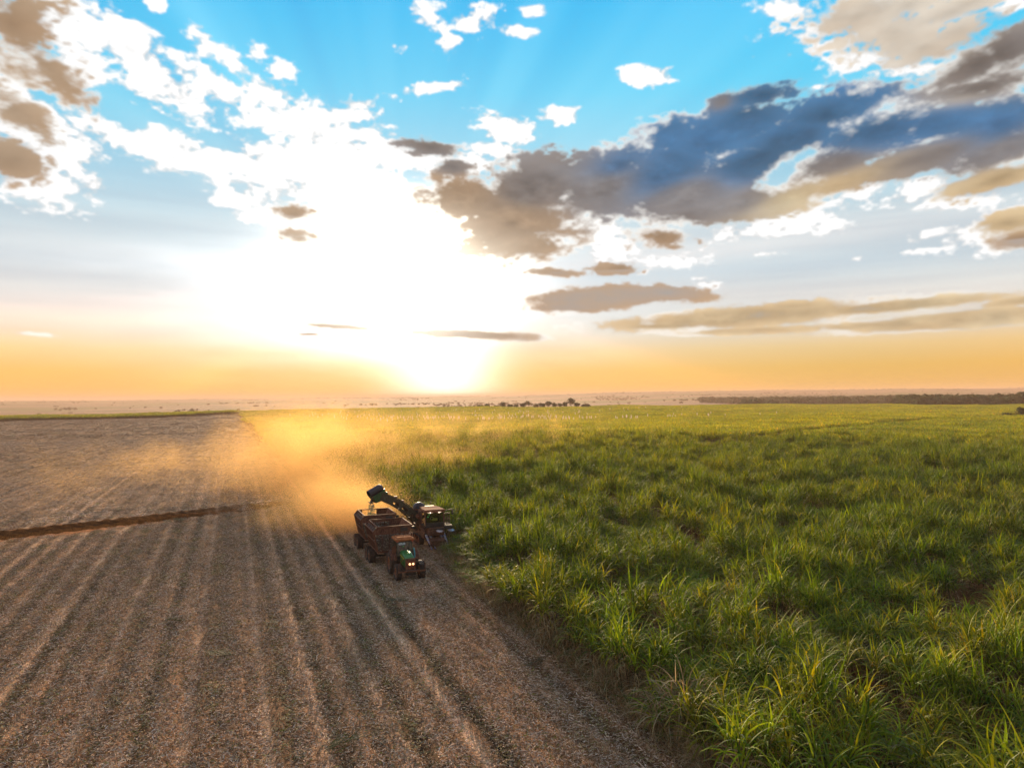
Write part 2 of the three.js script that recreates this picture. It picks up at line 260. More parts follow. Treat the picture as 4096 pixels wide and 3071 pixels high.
function height(u, v) {
  const d = Math.hypot(u, v), near = 1 - sstep(90, 260, d);
  let h = (fbm(u / 60, v / 60, 9, 3) - 0.5) * 3.0 * sstep(90, 320, d);
  h += near * (0.045 * Math.cos((u - 0.15) * Math.PI * 2 / 1.52) + 0.09 * (fbm(u / 1.3, v / 2.2, 2, 3) - 0.5));
  for (const [c, k] of TRACKS) h -= near * 0.06 * k * Math.exp(-(((u - c) / 0.3) ** 2));
  if (u < 20 && v > 40 && v < 130) { const s = bankS(u, v), a = bankA(u); h += a * (0.4 * Math.exp(-(((s - 1.5) / 1.2) ** 2)) - 0.25 * Math.exp(-(((s + 0.5) / 0.8) ** 2)) + 0.12 * Math.sin(s * 4.2 + 2 * n2(u / 6, 1)) * Math.exp(-((s / 3) ** 2))); }
  h -= 13 * sstep(780, 1500, d) + 8 * sstep(1500, 3000, d);
  return h;
}
function strawTexture(size, metres, seed) {
  const c = document.createElement('canvas'); c.width = c.height = size; const g = c.getContext('2d'), r = rng(seed), px = size / metres;
  g.fillStyle = 'rgb(120,104,92)'; g.fillRect(0, 0, size, size);
  const cols = ['176,158,140', '150,130,112', '92,74,62', '70,56,44', '126,112,84', '200,184,166', '104,84,76', '84,82,50'];
  for (let i = 0; i < 26000; i++) {
    const x = r() * size, y = r() * size, a = r() * Math.PI, l = px * (0.05 + 0.2 * r()), w = px * (0.008 + 0.018 * r());
    g.strokeStyle = `rgba(${cols[(r() * cols.length) | 0]},${0.5 + 0.5 * r()})`; g.lineWidth = w;
    for (const [ox, oy] of [[0, 0], [size, 0], [-size, 0], [0, size], [0, -size]]) {
      if (x + ox < -60 || x + ox > size + 60 || y + oy < -60 || y + oy > size + 60) continue;
      g.beginPath(); g.moveTo(x + ox, y + oy); g.quadraticCurveTo(x + ox + Math.cos(a) * l * 0.5 + (r() - 0.5) * l * 0.3, y + oy + Math.sin(a) * l * 0.5, x + ox + Math.cos(a) * l, y + oy + Math.sin(a) * l); g.stroke();
    }
  }
  const t = new THREE.CanvasTexture(c); t.wrapS = t.wrapT = THREE.RepeatWrapping; t.colorSpace = THREE.SRGBColorSpace;
  return t;
}
const graded = (a, b, step, lo, hi, grow) => {
  const out = []; for (let x = a; x <= b; x += step) out.push(x);
  for (let x = b, s = step; x < hi;) { s *= grow; x = Math.min(hi, x + s); out.push(x); }
  for (let x = a, s = step; x > lo;) { s *= grow; x = Math.max(lo, x - s); out.unshift(x); }
  return out;
};
{
  const us = graded(-48, 22, 0.22, -9500, 9500, 1.09), vs = graded(14, 112, 0.5, -2500, 9500, 1.05), nu = us.length, nv = vs.length;
  const pos = new Float32Array(nu * nv * 3), col = new Float32Array(nu * nv * 3), uv = new Float32Array(nu * nv * 2), idx = [];
  vs.forEach((v, j) => us.forEach((u, i) => {
    const k = j * nu + i, inCane = u > polyAt(EDGE, v) || v > polyAt(FAR_EDGE, u), s = pale(u, v), b = u < 20 && v > 40 && v < 130 ? bare(u, v) : 0;
    pos.set([u, height(u, v), -v], k * 3); uv.set([u / 7, v / 7], k * 2);
    const m = 0.4 + 1.32 * s;
    const pk = sstep(0.4, 0.9, s);
    let c = [1.36 * m, mix(0.84, 0.98, pk) * m, mix(0.55, 0.76, pk) * m];
    if (inCane) c = [0.8, 0.42, 0.22];
    const e = Math.max(0.12, 0.1 + 1.7 * (fbm(u / 5, bankS(u, v) * 1.9 + 40, 3, 3) - 0.28)), red = [1.7 * e, 0.66 * e, 0.2 * e];
    for (let q = 0; q < 3; q++) col[k * 3 + q] = mix(c[q], red[q], b);
    if (i < nu - 1 && j < nv - 1) idx.push(k, k + 1, k + nu, k + 1, k + nu + 1, k + nu);
  }));
  const g = new THREE.BufferGeometry();
  g.setAttribute('position', new THREE.BufferAttribute(pos, 3)); g.setAttribute('color', new THREE.BufferAttribute(col, 3)); g.setAttribute('uv', new THREE.BufferAttribute(uv, 2)); g.setIndex(idx); g.computeVertexNormals();
  const straw = strawTexture(2048, 7, 3);
  const m = new THREE.Mesh(g, new THREE.MeshPhysicalMaterial({ map: straw, bumpMap: straw, bumpScale: 0.035, vertexColors: true, roughness: 1, specularIntensity: 0.12 }));
  m.name = 'ground'; m.rotation.y = TH; m.receiveShadow = true; tag(m, 'harvested field of brown straw with pale wheel tracks along the rows', 'field', null, 'structure');
}

// ---------------------------------------------------------------- straw left on the harvested ground
const inView = (x, z, y, pad) => { const d = -z; if (d < 8) return false; const w = (d + pad) * 0.735 + pad, lowest = 14 - d * 0.53 - pad; return Math.abs(x) < w && y > lowest - 1.5; };
function strips(list) {  // ribbons: each {p: points, w: widths, s: side vector, c: colour}; one geometry
  const pos = [], nor = [], col = [], idx = [], a = new THREE.Vector3(), n = new THREE.Vector3();
  for (const { p, w, s, c } of list) {
    const o = pos.length / 3;
    for (let i = 0; i < p.length; i++) {
      const q = p[Math.min(i + 1, p.length - 1)], r = p[Math.max(i - 1, 0)];
      a.set(q[0] - r[0], q[1] - r[1], q[2] - r[2]); n.set(s[0], s[1], s[2]).cross(a).normalize();
      const tip = i === p.length - 1;
      for (const k of tip ? [0] : [-1, 1]) { pos.push(p[i][0] + s[0] * w[i] * k, p[i][1] + s[1] * w[i] * k, p[i][2] + s[2] * w[i] * k); nor.push(n.x, n.y, n.z); col.push(c[0], c[1], c[2]); }
      if (i && !tip) idx.push(o + i * 2 - 2, o + i * 2 - 1, o + i * 2, o + i * 2 - 1, o + i * 2 + 1, o + i * 2);
      if (tip) idx.push(o + i * 2 - 2, o + i * 2 - 1, o + i * 2);
    }
  }
  const g = new THREE.BufferGeometry();
  g.setAttribute('position', new THREE.Float32BufferAttribute(pos, 3)); g.setAttribute('normal', new THREE.Float32BufferAttribute(nor, 3)); g.setAttribute('color', new THREE.Float32BufferAttribute(col, 3)); g.setIndex(idx);
  return g;
}
function instanced(name, geometry, material, list, parent) {
  const m = new THREE.InstancedMesh(geometry, material, list.length), M = new THREE.Matrix4(), q = new THREE.Quaternion(), e = new THREE.Euler(), p = new THREE.Vector3(), s = new THREE.Vector3(), c = new THREE.Color();
  list.forEach((d, i) => {
    e.set(d.rx ?? 0, d.ry ?? 0, d.rz ?? 0, 'YXZ'); q.setFromEuler(e); p.set(d.x, d.y, d.z); s.set(d.s ?? 1, d.h ?? d.s ?? 1, d.s ?? 1);
    m.setMatrixAt(i, M.compose(p, q, s)); if (d.c) m.setColorAt(i, c.setRGB(...d.c));
  });
  m.name = name; m.castShadow = m.receiveShadow = true; if (parent) parent.add(m);
  return m;
}
function stuff(name, label, category) { const o = new THREE.Group(); o.name = name; return tag(o, label, category, null, 'stuff'); }
{
  const r = rng(31), variants = [];
  for (let k = 0; k < 7; k++) {
    const list = [];
    for (let i = 0; i < 85; i++) {
      const x = (r() - 0.5) * 0.85, z = (r() - 0.5) * 1.7, a = r() * 6.283, l = 0.08 + 0.34 * r() * r(), tilt = (r() - 0.35) * 0.55, y = 0.005 + 0.1 * r() * r(), w = 0.006 + 0.012 * r(), bend = (r() - 0.5) * 0.9, t = r();
      const c = t < 0.36 ? [0.58, 0.38, 0.26] : t < 0.66 ? [0.4, 0.245, 0.155] : t < 0.86 ? [0.18, 0.1, 0.06] : t < 0.93 ? [0.64, 0.46, 0.35] : [0.2, 0.17, 0.04];
      const p = []; let px = x, py = y, pz = z;
      for (let j = 0; j < 4; j++) { p.push([px, Math.max(0.003, py), pz]); const b = a + bend * j * 0.33; px += Math.cos(b) * l / 3; pz += Math.sin(b) * l / 3; py += Math.sin(tilt - 0.35 * j * 0.5) * l / 3; }
      const roll = (r() - 0.5) * 1.6, sx = -Math.sin(a) * Math.cos(roll), sz = Math.cos(a) * Math.cos(roll);
      list.push({ p, w: [w, w, w * 0.8, 0], s: [sx, Math.sin(roll), sz], c });
    }
    variants.push({ g: strips(list), list: [] });
  }
  for (let v = 16; v < 104; v += 0.62) for (let u = -62; u < 17.2; u += 0.6) {
    const x = toX(u, v), z = toZ(u, v); if (!inView(x, z, 0, 1)) continue;
    const d = Math.hypot(x, z), keep = d < 60 ? 1 : 1 - 0.75 * sstep(60, 105, d); if (r() > keep) { r(); continue; }
    const uu = u + (r() - 0.5) * 0.6, vv = v + (r() - 0.5) * 0.62, s = pale(uu, vv);
    if (bare(uu, vv) > 0.45 || uu > polyAt(EDGE, vv) + 0.8) continue;
    if (s > 0.62 && r() < 0.55) continue;
    const b = Math.max(0.55, Math.min(1.8, 0.66 + 1.0 * s)) * (0.85 + 0.3 * r()), gr = s < 0.25 && r() < 0.3 ? 1.1 : 1;
    variants[(r() * 7) | 0].list.push({ x: toX(uu, vv), y: height(uu, vv) + 0.005, z: toZ(uu, vv), ry: TH + (r() < 0.5 ? 0 : Math.PI) + (r() - 0.5) * 0.5, s: 1, h: s > 0.7 ? 0.45 : 1.25 - 0.4 * s + 0.4 * r(), c: [b, b * gr, b * (gr > 1 ? 0.8 : 1)] });
  }
  for (const [v0, v1, st, sc] of [[96, 180, 1.6, 2.1], [176, 330, 3.0, 3.4], [322, 720, 5.6, 6.4]]) for (let v = v0; v < v1; v += st) for (let u = -420; u < 17; u += st * 0.8) {  // coarser heaps farther off
    const uu = u + (r() - 0.5) * st, vv = v + (r() - 0.5) * st, x = toX(uu, vv), z = toZ(uu, vv); if (!inView(x, z, 0, 2) || uu > polyAt(EDGE, vv) || vv > polyAt(FAR_EDGE, uu) - 3 || bare(uu, vv) > 0.4) continue;
    const b = Math.max(0.5, 0.25 + 2.3 * pale(uu, vv)) * (0.85 + 0.25 * r()); variants[(r() * 7) | 0].list.push({ x, y: height(uu, vv) + 0.01, z, ry: TH + (r() - 0.5), s: sc, h: sc * 0.5, c: [b, b, b] });
  }
  const mat = new THREE.MeshPhysicalMaterial({ vertexColors: true, roughness: 1, specularIntensity: 0.08 });
  const o = stuff('straw_litter', 'loose brown and pale straw littering the harvested ground', 'straw');
  for (const { g, list } of variants) instanced('straw', g, mat, list, o);
  // short cut stubs standing along the rows
  const stub = rng(33), geos = []; for (let i = 0; i < 9; i++) { const a = stub() * 6.283, d = 0.17 * Math.sqrt(stub()), h = 0.06 + 0.12 * stub(); geos.push(cyl(0.011, 0.015, h, 5, Math.cos(a) * d, h / 2 - 0.01, Math.sin(a) * d, (stub() - 0.5) * 0.6, 0, (stub() - 0.5) * 0.6)); }
  const rows = []; for (let k = -30; k <= 11; k++) for (let v = 18; v < 78; v += 0.42 + 0.3 * stub()) { const u = k * 1.52 + 0.15 + (stub() - 0.5) * 0.25, x = toX(u, v), z = toZ(u, v); if (u > 16 || !inView(x, z, 0, 0.5)) continue; const b = 0.6 + 0.7 * stub(); rows.push({ x, y: height(u, v), z, ry: stub() * 6.28, s: 0.8 + 0.5 * stub(), c: [b, b * 0.9, b * 0.8] }); }
  const st = stuff('cane_stubble', 'short cut cane stubble standing along the harvested rows', 'stubble');
  instanced('stubs', mergeGeometries(geos.map(clean)), new THREE.MeshStandardMaterial({ color: rgb(0.42, 0.28, 0.17), roughness: 0.9 }), rows, st);
}

// ---------------------------------------------------------------- standing sugarcane
const leafMat = new THREE.MeshPhysicalMaterial({ vertexColors: true, roughness: 0.75, transmission: 0.46, thickness: 0, ior: 1.35, specularIntensity: 0.4 });
const dryMat = new THREE.MeshPhysicalMaterial({ vertexColors: true, roughness: 0.9, transmission: 0.4, thickness: 0, ior: 1.3, specularIntensity: 0.3 });
const GREENS = [[0.26, 0.32, 0.004], [0.18, 0.245, 0.004], [0.33, 0.38, 0.005], [0.4, 0.41, 0.008], [0.11, 0.17, 0.006]], STRAWS = [[0.52, 0.33, 0.16], [0.4, 0.22, 0.09], [0.27, 0.14, 0.06], [0.6, 0.44, 0.27]];
function blade(r, x, y, z, az, lean, len, droop, width, c, seg = 6) {
  const p = [], w = []; let a = lean;
  for (let i = 0; i <= seg; i++) {
    const t = i / seg; p.push([x, y, z]); w.push(width * (t < 0.25 ? 0.7 + 1.2 * t : (1 - t) * 1.33) * 0.5);
    a += droop * (0.25 + 1.5 * t) / seg; const l = len / seg;
    x += Math.cos(az) * Math.sin(a) * l; z += Math.sin(az) * Math.sin(a) * l; y += Math.cos(a) * l; if (y < 0.03) y = 0.03;
  }
  const tw = (r() - 0.5) * 0.9;
  return { p, w, s: [-Math.sin(az) * Math.cos(tw), Math.sin(tw), Math.cos(az) * Math.cos(tw)], c };
}
function caneStool(seed, stalks, radius, dry) {
  const r = rng(seed), leaves = [], canes = [], dead = [];
  for (let k = 0; k < stalks; k++) {
    const a = r() * 6.283, d = radius * Math.sqrt(r()), x0 = Math.cos(a) * d, z0 = Math.sin(a) * d, la = a + (r() - 0.5) * 2, ln = 0.05 + 0.28 * r() * r(), top = 1.55 + 0.75 * r();
    const x1 = x0 + Math.cos(la) * Math.sin(ln) * top, z1 = z0 + Math.sin(la) * Math.sin(ln) * top, y1 = Math.cos(ln) * top, tone = r();
    for (const s of [[1, 0], [0, 1]]) canes.push({ p: [[x0, -0.1, z0], [mix(x0, x1, 0.5), y1 * 0.5, mix(z0, z1, 0.5)], [x1, y1, z1], [x1, y1 + 0.1, z1]], w: [0.016, 0.015, 0.012, 0], s: [s[0], 0, s[1]], c: tone < 0.5 ? [0.1, 0.08, 0.03] : [0.08, 0.045, 0.03] });
    const n = 9 + ((r() * 3) | 0), spin = r() * 6.283;
    for (let i = 0; i < n; i++) {
      const t = i / (n - 1), f = mix(0.72, 1, t), az = spin + i * 2.6 + (r() - 0.5) * 0.9, g = GREENS[(r() * GREENS.length) | 0], b = 0.5 + 1.0 * r() * r() + 0.15 * r();
      const young = t > 0.75, yellow = r() < 0.08 ? 1.35 : 1;
      leaves.push(blade(r, mix(x0, x1, f), y1 * f, mix(z0, z1, f), az, mix(0.6, 0.12, t) + 0.3 * r(), (0.98 + 0.55 * r()) * (young ? 0.9 : 1.1), mix(2.5, young ? 0.9 : 1.8, t) * (0.6 + 0.7 * r()), 0.044 + 0.03 * r(), [g[0] * b * yellow, g[1] * b, g[2] * b], 6));
    }
    const m = dry ? 13 : 3;
    for (let i = 0; i < m; i++) { const f = 0.15 + 0.6 * r(), c = STRAWS[(r() * 4) | 0]; dead.push(blade(r, mix(x0, x1, f), y1 * f, mix(z0, z1, f), r() * 6.283, 0.5 + 0.9 * r(), 0.6 + 0.6 * r(), 2.2 + 1.2 * r(), 0.022 + 0.016 * r(), c, 5)); }
  }
  return { leaves: strips(leaves), rest: strips([...canes, ...dead]) };
}
const STOOLS = []; for (let k = 0; k < 7; k++) STOOLS.push(caneStool(100 + k * 7, 9, 0.3, false));
const EDGERS = []; for (let k = 0; k < 4; k++) EDGERS.push(caneStool(500 + k * 7, 9, 0.42, true));
const caneHeight = (u, v) => Math.max(0.4, 0.22 + 1.5 * fbm(u / 3.4, v / 4.2, 6, 2) + 0.4 * (fbm(u / 24, v / 30, 8, 2) - 0.5));
const pathGap = (u, v) => (u > 22 ? Math.abs(v - polyAt(PATH, u)) : 99);
const places = [], cropTint = (u, v, r) => { const t = fbm(u / 14, v / 14, 12, 3), b = 0.74 + 0.42 * r() + 0.5 * (t - 0.5); const hazeTint = u > 20 && v > polyAt(PATH, u) ? 0.6 : v > 110 ? 0.3 : 0; return [b * (1 + 0.5 * (t - 0.4) + 1.35 * hazeTint), b * (1 + 0.8 * hazeTint), b * 0.9]; };  // farther crop turns yellower and brighter: the dust haze's light put into leaf colour
{
  const r = rng(9);
  for (let row = 0; row < 260; row++) for (let v = 12 + r(); v < 240; v += 0.74 + 0.45 * r()) {
    const u = 17.0 + row * 1.5 - (v > 80 ? 9 : 0) + (r() - 0.5) * 0.55, x = toX(u, v), z = toZ(u, v), d = Math.hypot(x, z);
    const e = polyAt(EDGE, v) + 0.35; if (u < e || d > 225 || d < 12 || !inView(x, z, 4.2, 2.5)) { r(); continue; }
    const gap = pathGap(u, v); if (gap < 6) continue;
    const h = caneHeight(u, v), hole = fbm(u / 2.4 + 50, v / 2.8, 2, 2); if (hole < 0.39 && u > e + 2) continue;
    const la = n2(u / 9, v / 9) * 12, ln = 0.28 * n2(u / 4 + 9, v / 4) + 0.06 * r();
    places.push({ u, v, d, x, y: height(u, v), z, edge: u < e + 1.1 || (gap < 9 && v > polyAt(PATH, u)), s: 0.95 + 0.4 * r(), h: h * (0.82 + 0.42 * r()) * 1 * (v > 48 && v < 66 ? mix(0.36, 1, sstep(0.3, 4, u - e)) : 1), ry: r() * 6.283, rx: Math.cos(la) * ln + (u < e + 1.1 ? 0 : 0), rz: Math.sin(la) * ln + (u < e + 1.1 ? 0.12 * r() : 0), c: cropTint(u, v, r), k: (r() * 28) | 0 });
  }
  // the clumps that show largest are things of their own
  const showing = places.filter((p) => { const s = Math.abs(p.x) / (-p.z), low = (14 - p.h * 2.2) / -p.z; return s < 0.74 && low < 0.53; }).sort((a, b) => a.d - b.d).slice(0, 300);
  const mats = [0.85, 1, 1.18].flatMap((b) => [0, 1].map((y) => { const m = leafMat.clone(); m.color.setRGB(b * (y ? 1.22 : 0.95), b, b * 0.9); return m; }));
  for (const p of showing) {
    p.taken = true;
    const o = new THREE.Group(), S = p.edge ? EDGERS[p.k % 4] : STOOLS[p.k % 7]; o.name = p.edge ? 'edge_cane_clump' : 'cane_clump';
    o.position.set(p.x, p.y, p.z); o.rotation.set(p.rx, p.ry, p.rz, 'YXZ'); o.scale.set(p.s, p.h, p.s);
    for (const [n, g, m] of [['leaves', S.leaves, mats[p.k % 6]], ['stalks', S.rest, dryMat]]) { const c = new THREE.Mesh(g, m); c.name = n; c.castShadow = c.receiveShadow = true; o.add(c); }
    if (p.edge) tag(o, 'green cane clump with brown dead leaves at the cut edge of the crop', 'cane clump', 'cane clumps along the cut edge');
    else tag(o, 'green leafy sugarcane clump in the near part of the standing crop', 'cane clump', 'near sugarcane clumps');
  }
  const crop = stuff('sugarcane_crop', 'green sugarcane crop filling the field beyond the near clumps', 'sugarcane');
  for (const [S, edge, n] of [[STOOLS, false, 7], [EDGERS, true, 4]]) S.forEach((S, k) => {
    const list = places.filter((p) => !p.taken && p.edge === edge && p.k % n === k);
    if (!list.length) return;
    instanced('leaves', S.leaves, leafMat, list, crop); instanced('stalks', S.rest, dryMat, list.map((p) => ({ ...p, c: null })), crop);
  });
  // farther off: broad patches of the same leaves
  const patches = [];
  for (let k = 0; k < 5; k++) {
    const q = rng(900 + k), list = [];
    for (let i = 0; i < 420; i++) {
      const x = (q() - 0.5) * 6, z = (q() - 0.5) * 6, c = GREENS[(q() * 5) | 0], b = 0.8 + 0.45 * q(), y = 1.2 + 0.9 * q() + 0.5 * n2(x / 1.5 + k * 9, z / 1.5), yel = q() < 0.12 ? 1.8 : 1;
      list.push(blade(q, x, y, z, q() * 6.283, 0.1 + 0.6 * q(), 0.9 + 0.6 * q(), 0.8 + 1.8 * q(), 0.1 + 0.05 * q(), [c[0] * b * yel, c[1] * b, c[2] * b], 4));
    }
    for (let i = 0; i < 60; i++) { const x = (q() - 0.5) * 6, z = (q() - 0.5) * 6; list.push(blade(q, x, 0, z, q() * 6.28, 0.1, 1.7, 0.1, 0.1, [0.1, 0.085, 0.035], 2)); }
    patches.push({ g: strips(list), list: [] });
  }
  const add = (u, v, s) => {
    const x = toX(u, v), z = toZ(u, v), d = Math.hypot(x, z);
    if (d < 215 || !inView(x, z, 5, 8)) return;
    if (u < polyAt(EDGE, v) + 2.5 && v < polyAt(FAR_EDGE, u) + 2) return;
    const rim = Math.max(v - polyAt(FAR_EDGE, u), -999); if (u > 3 ? rim > 0 : rim > 60) return;
    const gap = pathGap(u, v); if (gap < 6 + s) return;
    const line = n2(u / 60 + 3, v / 5.5); if (line < 0.1 && d > 260) return;
    const h = 0.85 + 0.42 * fbm(u / 10, v / 12, 6, 2) + 0.3 * (fbm(u / 50, v / 40, 4, 2) - 0.5);
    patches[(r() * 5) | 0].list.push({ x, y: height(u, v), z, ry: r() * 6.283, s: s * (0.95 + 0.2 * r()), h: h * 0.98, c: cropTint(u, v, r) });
  };
  for (let v = 60; v < 480; v += 4.1) for (let u = -30; u < 480; u += 4.1) if (Math.hypot(u, v) < 430) add(u + r() * 2, v + r() * 2, 1);
  for (let v = 60; v < 860; v += 6.6) for (let u = -420; u < 760; u += 6.6) if (Math.hypot(u, v) >= 430) add(u + r() * 3, v + r() * 3, 1.35);
  for (const { g, list } of patches) instanced('far_leaves', g, leafMat, list, crop);

  // brown dead grass on the path that crosses the crop
  const q = rng(61), list = [];
  for (let i = 0; i < 60; i++) list.push(blade(q, (q() - 0.5) * 2.2, 0, (q() - 0.5) * 2.2, q() * 6.283, 0.6 * q(), 0.5 + 0.5 * q(), 1.6 * q(), 0.03 + 0.02 * q(), i % 3 ? [0.26, 0.15, 0.07] : [0.17, 0.15, 0.045], 4));
  const tufts = []; for (let u = 20; u < 330; u += 1.1) for (let k = -5; k <= 5; k++) { const v = polyAt(PATH, u) + k * 1.15 + (q() - 0.5); const x = toX(u, v), z = toZ(u, v); if (inView(x, z, 1, 1)) tufts.push({ x, y: height(u, v), z, ry: q() * 6.283, s: 1, h: 1 + 0.9 * q() }); }
  const g = stuff('path_grass', 'brown dry grass on the track that crosses the green crop', 'dry grass');
  instanced('grass', strips(list), dryMat, tufts, g);
}

// ---------------------------------------------------------------- machines
const grime = (seed, a, b, c) => noiseTexture(256, (x, y) => { const p = Math.cos(x * 6.283), q = Math.sin(x * 6.283), n = fbm(p * 2 + seed, q * 2 + y * 0, y * 9, 4), m = fbm(p * 9 + seed, q * 9, y * 40, 3); const t = sstep(0.35, 0.65, n), s = sstep(0.55, 0.75, m); return [0, 1, 2].map((k) => mix(mix(a[k], b[k], t), c[k], s)); });
const dusty = grime(3, [255, 255, 255], [196, 176, 160], [228, 168, 128]), rusty = grime(8, [235, 225, 220], [150, 120, 108], [255, 190, 140]);
const M = {
  rust: new THREE.MeshStandardMaterial({ color: rgb(0.2, 0.08, 0.042), map: rusty, roughness: 0.8, metalness: 0.1 }),
  rustEdge: new THREE.MeshStandardMaterial({ color: rgb(0.25, 0.1, 0.045), map: rusty, roughness: 0.85 }),
  dark: new THREE.MeshStandardMaterial({ color: rgb(0.05, 0.034, 0.028), map: dusty, roughness: 0.75 }),
  machine: new THREE.MeshStandardMaterial({ color: rgb(0.25, 0.115, 0.064), map: rusty, roughness: 0.7 }),
  frame: new THREE.MeshStandardMaterial({ color: rgb(0.075, 0.066, 0.035), map: dusty, roughness: 0.7 }),
  green: new THREE.MeshPhysicalMaterial({ color: rgb(0.035, 0.24, 0.025), map: dusty, roughness: 0.35, clearcoat: 0.5, clearcoatRoughness: 0.25 }),
  darkGreen: new THREE.MeshStandardMaterial({ color: rgb(0.025, 0.09, 0.018), map: dusty, roughness: 0.5 }),
  dustyRoof: new THREE.MeshPhysicalMaterial({ color: rgb(0.5, 0.19, 0.08), map: dusty, roughness: 1, specularIntensity: 0.15 }),
  pinkRoof: new THREE.MeshPhysicalMaterial({ color: rgb(0.3, 0.13, 0.08), map: dusty, roughness: 1, specularIntensity: 0.15 }),
  hood: new THREE.MeshStandardMaterial({ color: rgb(0.045, 0.028, 0.036), map: dusty, roughness: 0.55 }),
  rubber: new THREE.MeshStandardMaterial({ color: rgb(0.06, 0.036, 0.026), map: dusty, roughness: 0.92 }),
  rim: new THREE.MeshStandardMaterial({ color: rgb(0.36, 0.15, 0.05), map: rusty, roughness: 0.7 }),
  glass: new THREE.MeshPhysicalMaterial({ color: rgb(0.75, 0.8, 0.8), roughness: 0.04, transmission: 1, thickness: 0, ior: 1.5 }),
  steel: new THREE.MeshStandardMaterial({ color: rgb(0.62, 0.56, 0.62), roughness: 0.35, metalness: 0.7 }),
  white: new THREE.MeshStandardMaterial({ color: rgb(0.8, 0.8, 0.8), roughness: 0.6 }),
  drum: new THREE.MeshStandardMaterial({ color: rgb(0.66, 0.62, 0.64), map: dusty, roughness: 0.6 }),
  blue: new THREE.MeshStandardMaterial({ color: rgb(0.12, 0.12, 0.6), roughness: 0.4 }),
  sticker: new THREE.MeshStandardMaterial({ color: rgb(0.06, 0.5, 0.08), roughness: 0.5 }),
  red: new THREE.MeshStandardMaterial({ color: rgb(0.5, 0.05, 0.02), roughness: 0.4 }),
  yellow: new THREE.MeshStandardMaterial({ color: rgb(0.6, 0.42, 0.05), roughness: 0.5 }),
  teal: new THREE.MeshStandardMaterial({ color: rgb(0.06, 0.22, 0.25), roughness: 0.4 }),
  caneHeap: new THREE.MeshStandardMaterial({ color: rgb(0.26, 0.17, 0.12), map: rusty, roughness: 0.95 }),
  lamp: new THREE.MeshStandardMaterial({ color: rgb(0.9, 0.8, 0.6), emissive: rgb(1, 0.5, 0.2), emissiveIntensity: 1.1, roughness: 0.3 }),
  lampWhite: new THREE.MeshStandardMaterial({ color: rgb(0.9, 0.85, 0.8), emissive: rgb(1, 0.72, 0.5), emissiveIntensity: 1.2, roughness: 0.3 }),
};
function lampLight(parent, x, y, z, color, power) {
  const l = new THREE.SpotLight(color, power, 0, 0.7, 0.8, 2); l.name = 'headlight_beam'; l.position.set(x, y, z); l.castShadow = true; l.shadow.radius = 4;
  l.target.position.set(x, y - 1.2, z + 8); l.target.name = 'headlight_aim'; parent.add(l, l.target);
}
function wheel(parent, x, y, z, R, w, lugs) {  // axle along x; tyre, rim and hub as sub-parts of one wheel
  const o = new THREE.Group(); o.name = 'wheel'; o.position.set(x, y, z); parent.add(o);
  const prof = [[R * 0.58, -w * 0.4], [R * 0.72, -w * 0.5], [R * 0.9, -w * 0.5], [R * 0.975, -w * 0.42], [R, -w * 0.25], [R, w * 0.25], [R * 0.975, w * 0.42], [R * 0.9, w * 0.5], [R * 0.72, w * 0.5], [R * 0.58, w * 0.4]].map((p) => new THREE.Vector2(...p));
  const tyre = [at(new THREE.LatheGeometry(prof, 36), 0, 0, 0, 0, 0, Math.PI / 2)];
  for (let i = 0; i < lugs; i++) for (const s of [-1, 1]) { const a = (i + (s > 0 ? 0.5 : 0)) / lugs * 6.283; const g = bx(w * 0.52, R * 0.07, R * 0.09, s * w * 0.25, 0, 0, 0, s * 0.5, 0); g.applyMatrix4(new THREE.Matrix4().makeTranslation(0, R * 1.01, 0)); g.applyMatrix4(new THREE.Matrix4().makeRotationX(a)); tyre.push(g); }
  part('tyre', tyre, M.rubber, o);
  const rimProf = [[R * 0.12, -w * 0.05], [R * 0.45, -w * 0.12], [R * 0.5, -w * 0.36], [R * 0.6, -w * 0.44], [R * 0.6, w * 0.44], [R * 0.5, w * 0.36], [R * 0.45, w * 0.12], [R * 0.12, w * 0.05]].map((p) => new THREE.Vector2(...p));
  part('rim', [at(new THREE.LatheGeometry(rimProf, 28), 0, 0, 0, 0, 0, Math.PI / 2), cyl(R * 0.16, R * 0.16, w * 0.5, 14, 0, 0, 0, 0, 0, Math.PI / 2)], M.rim, o);
  return o;
}

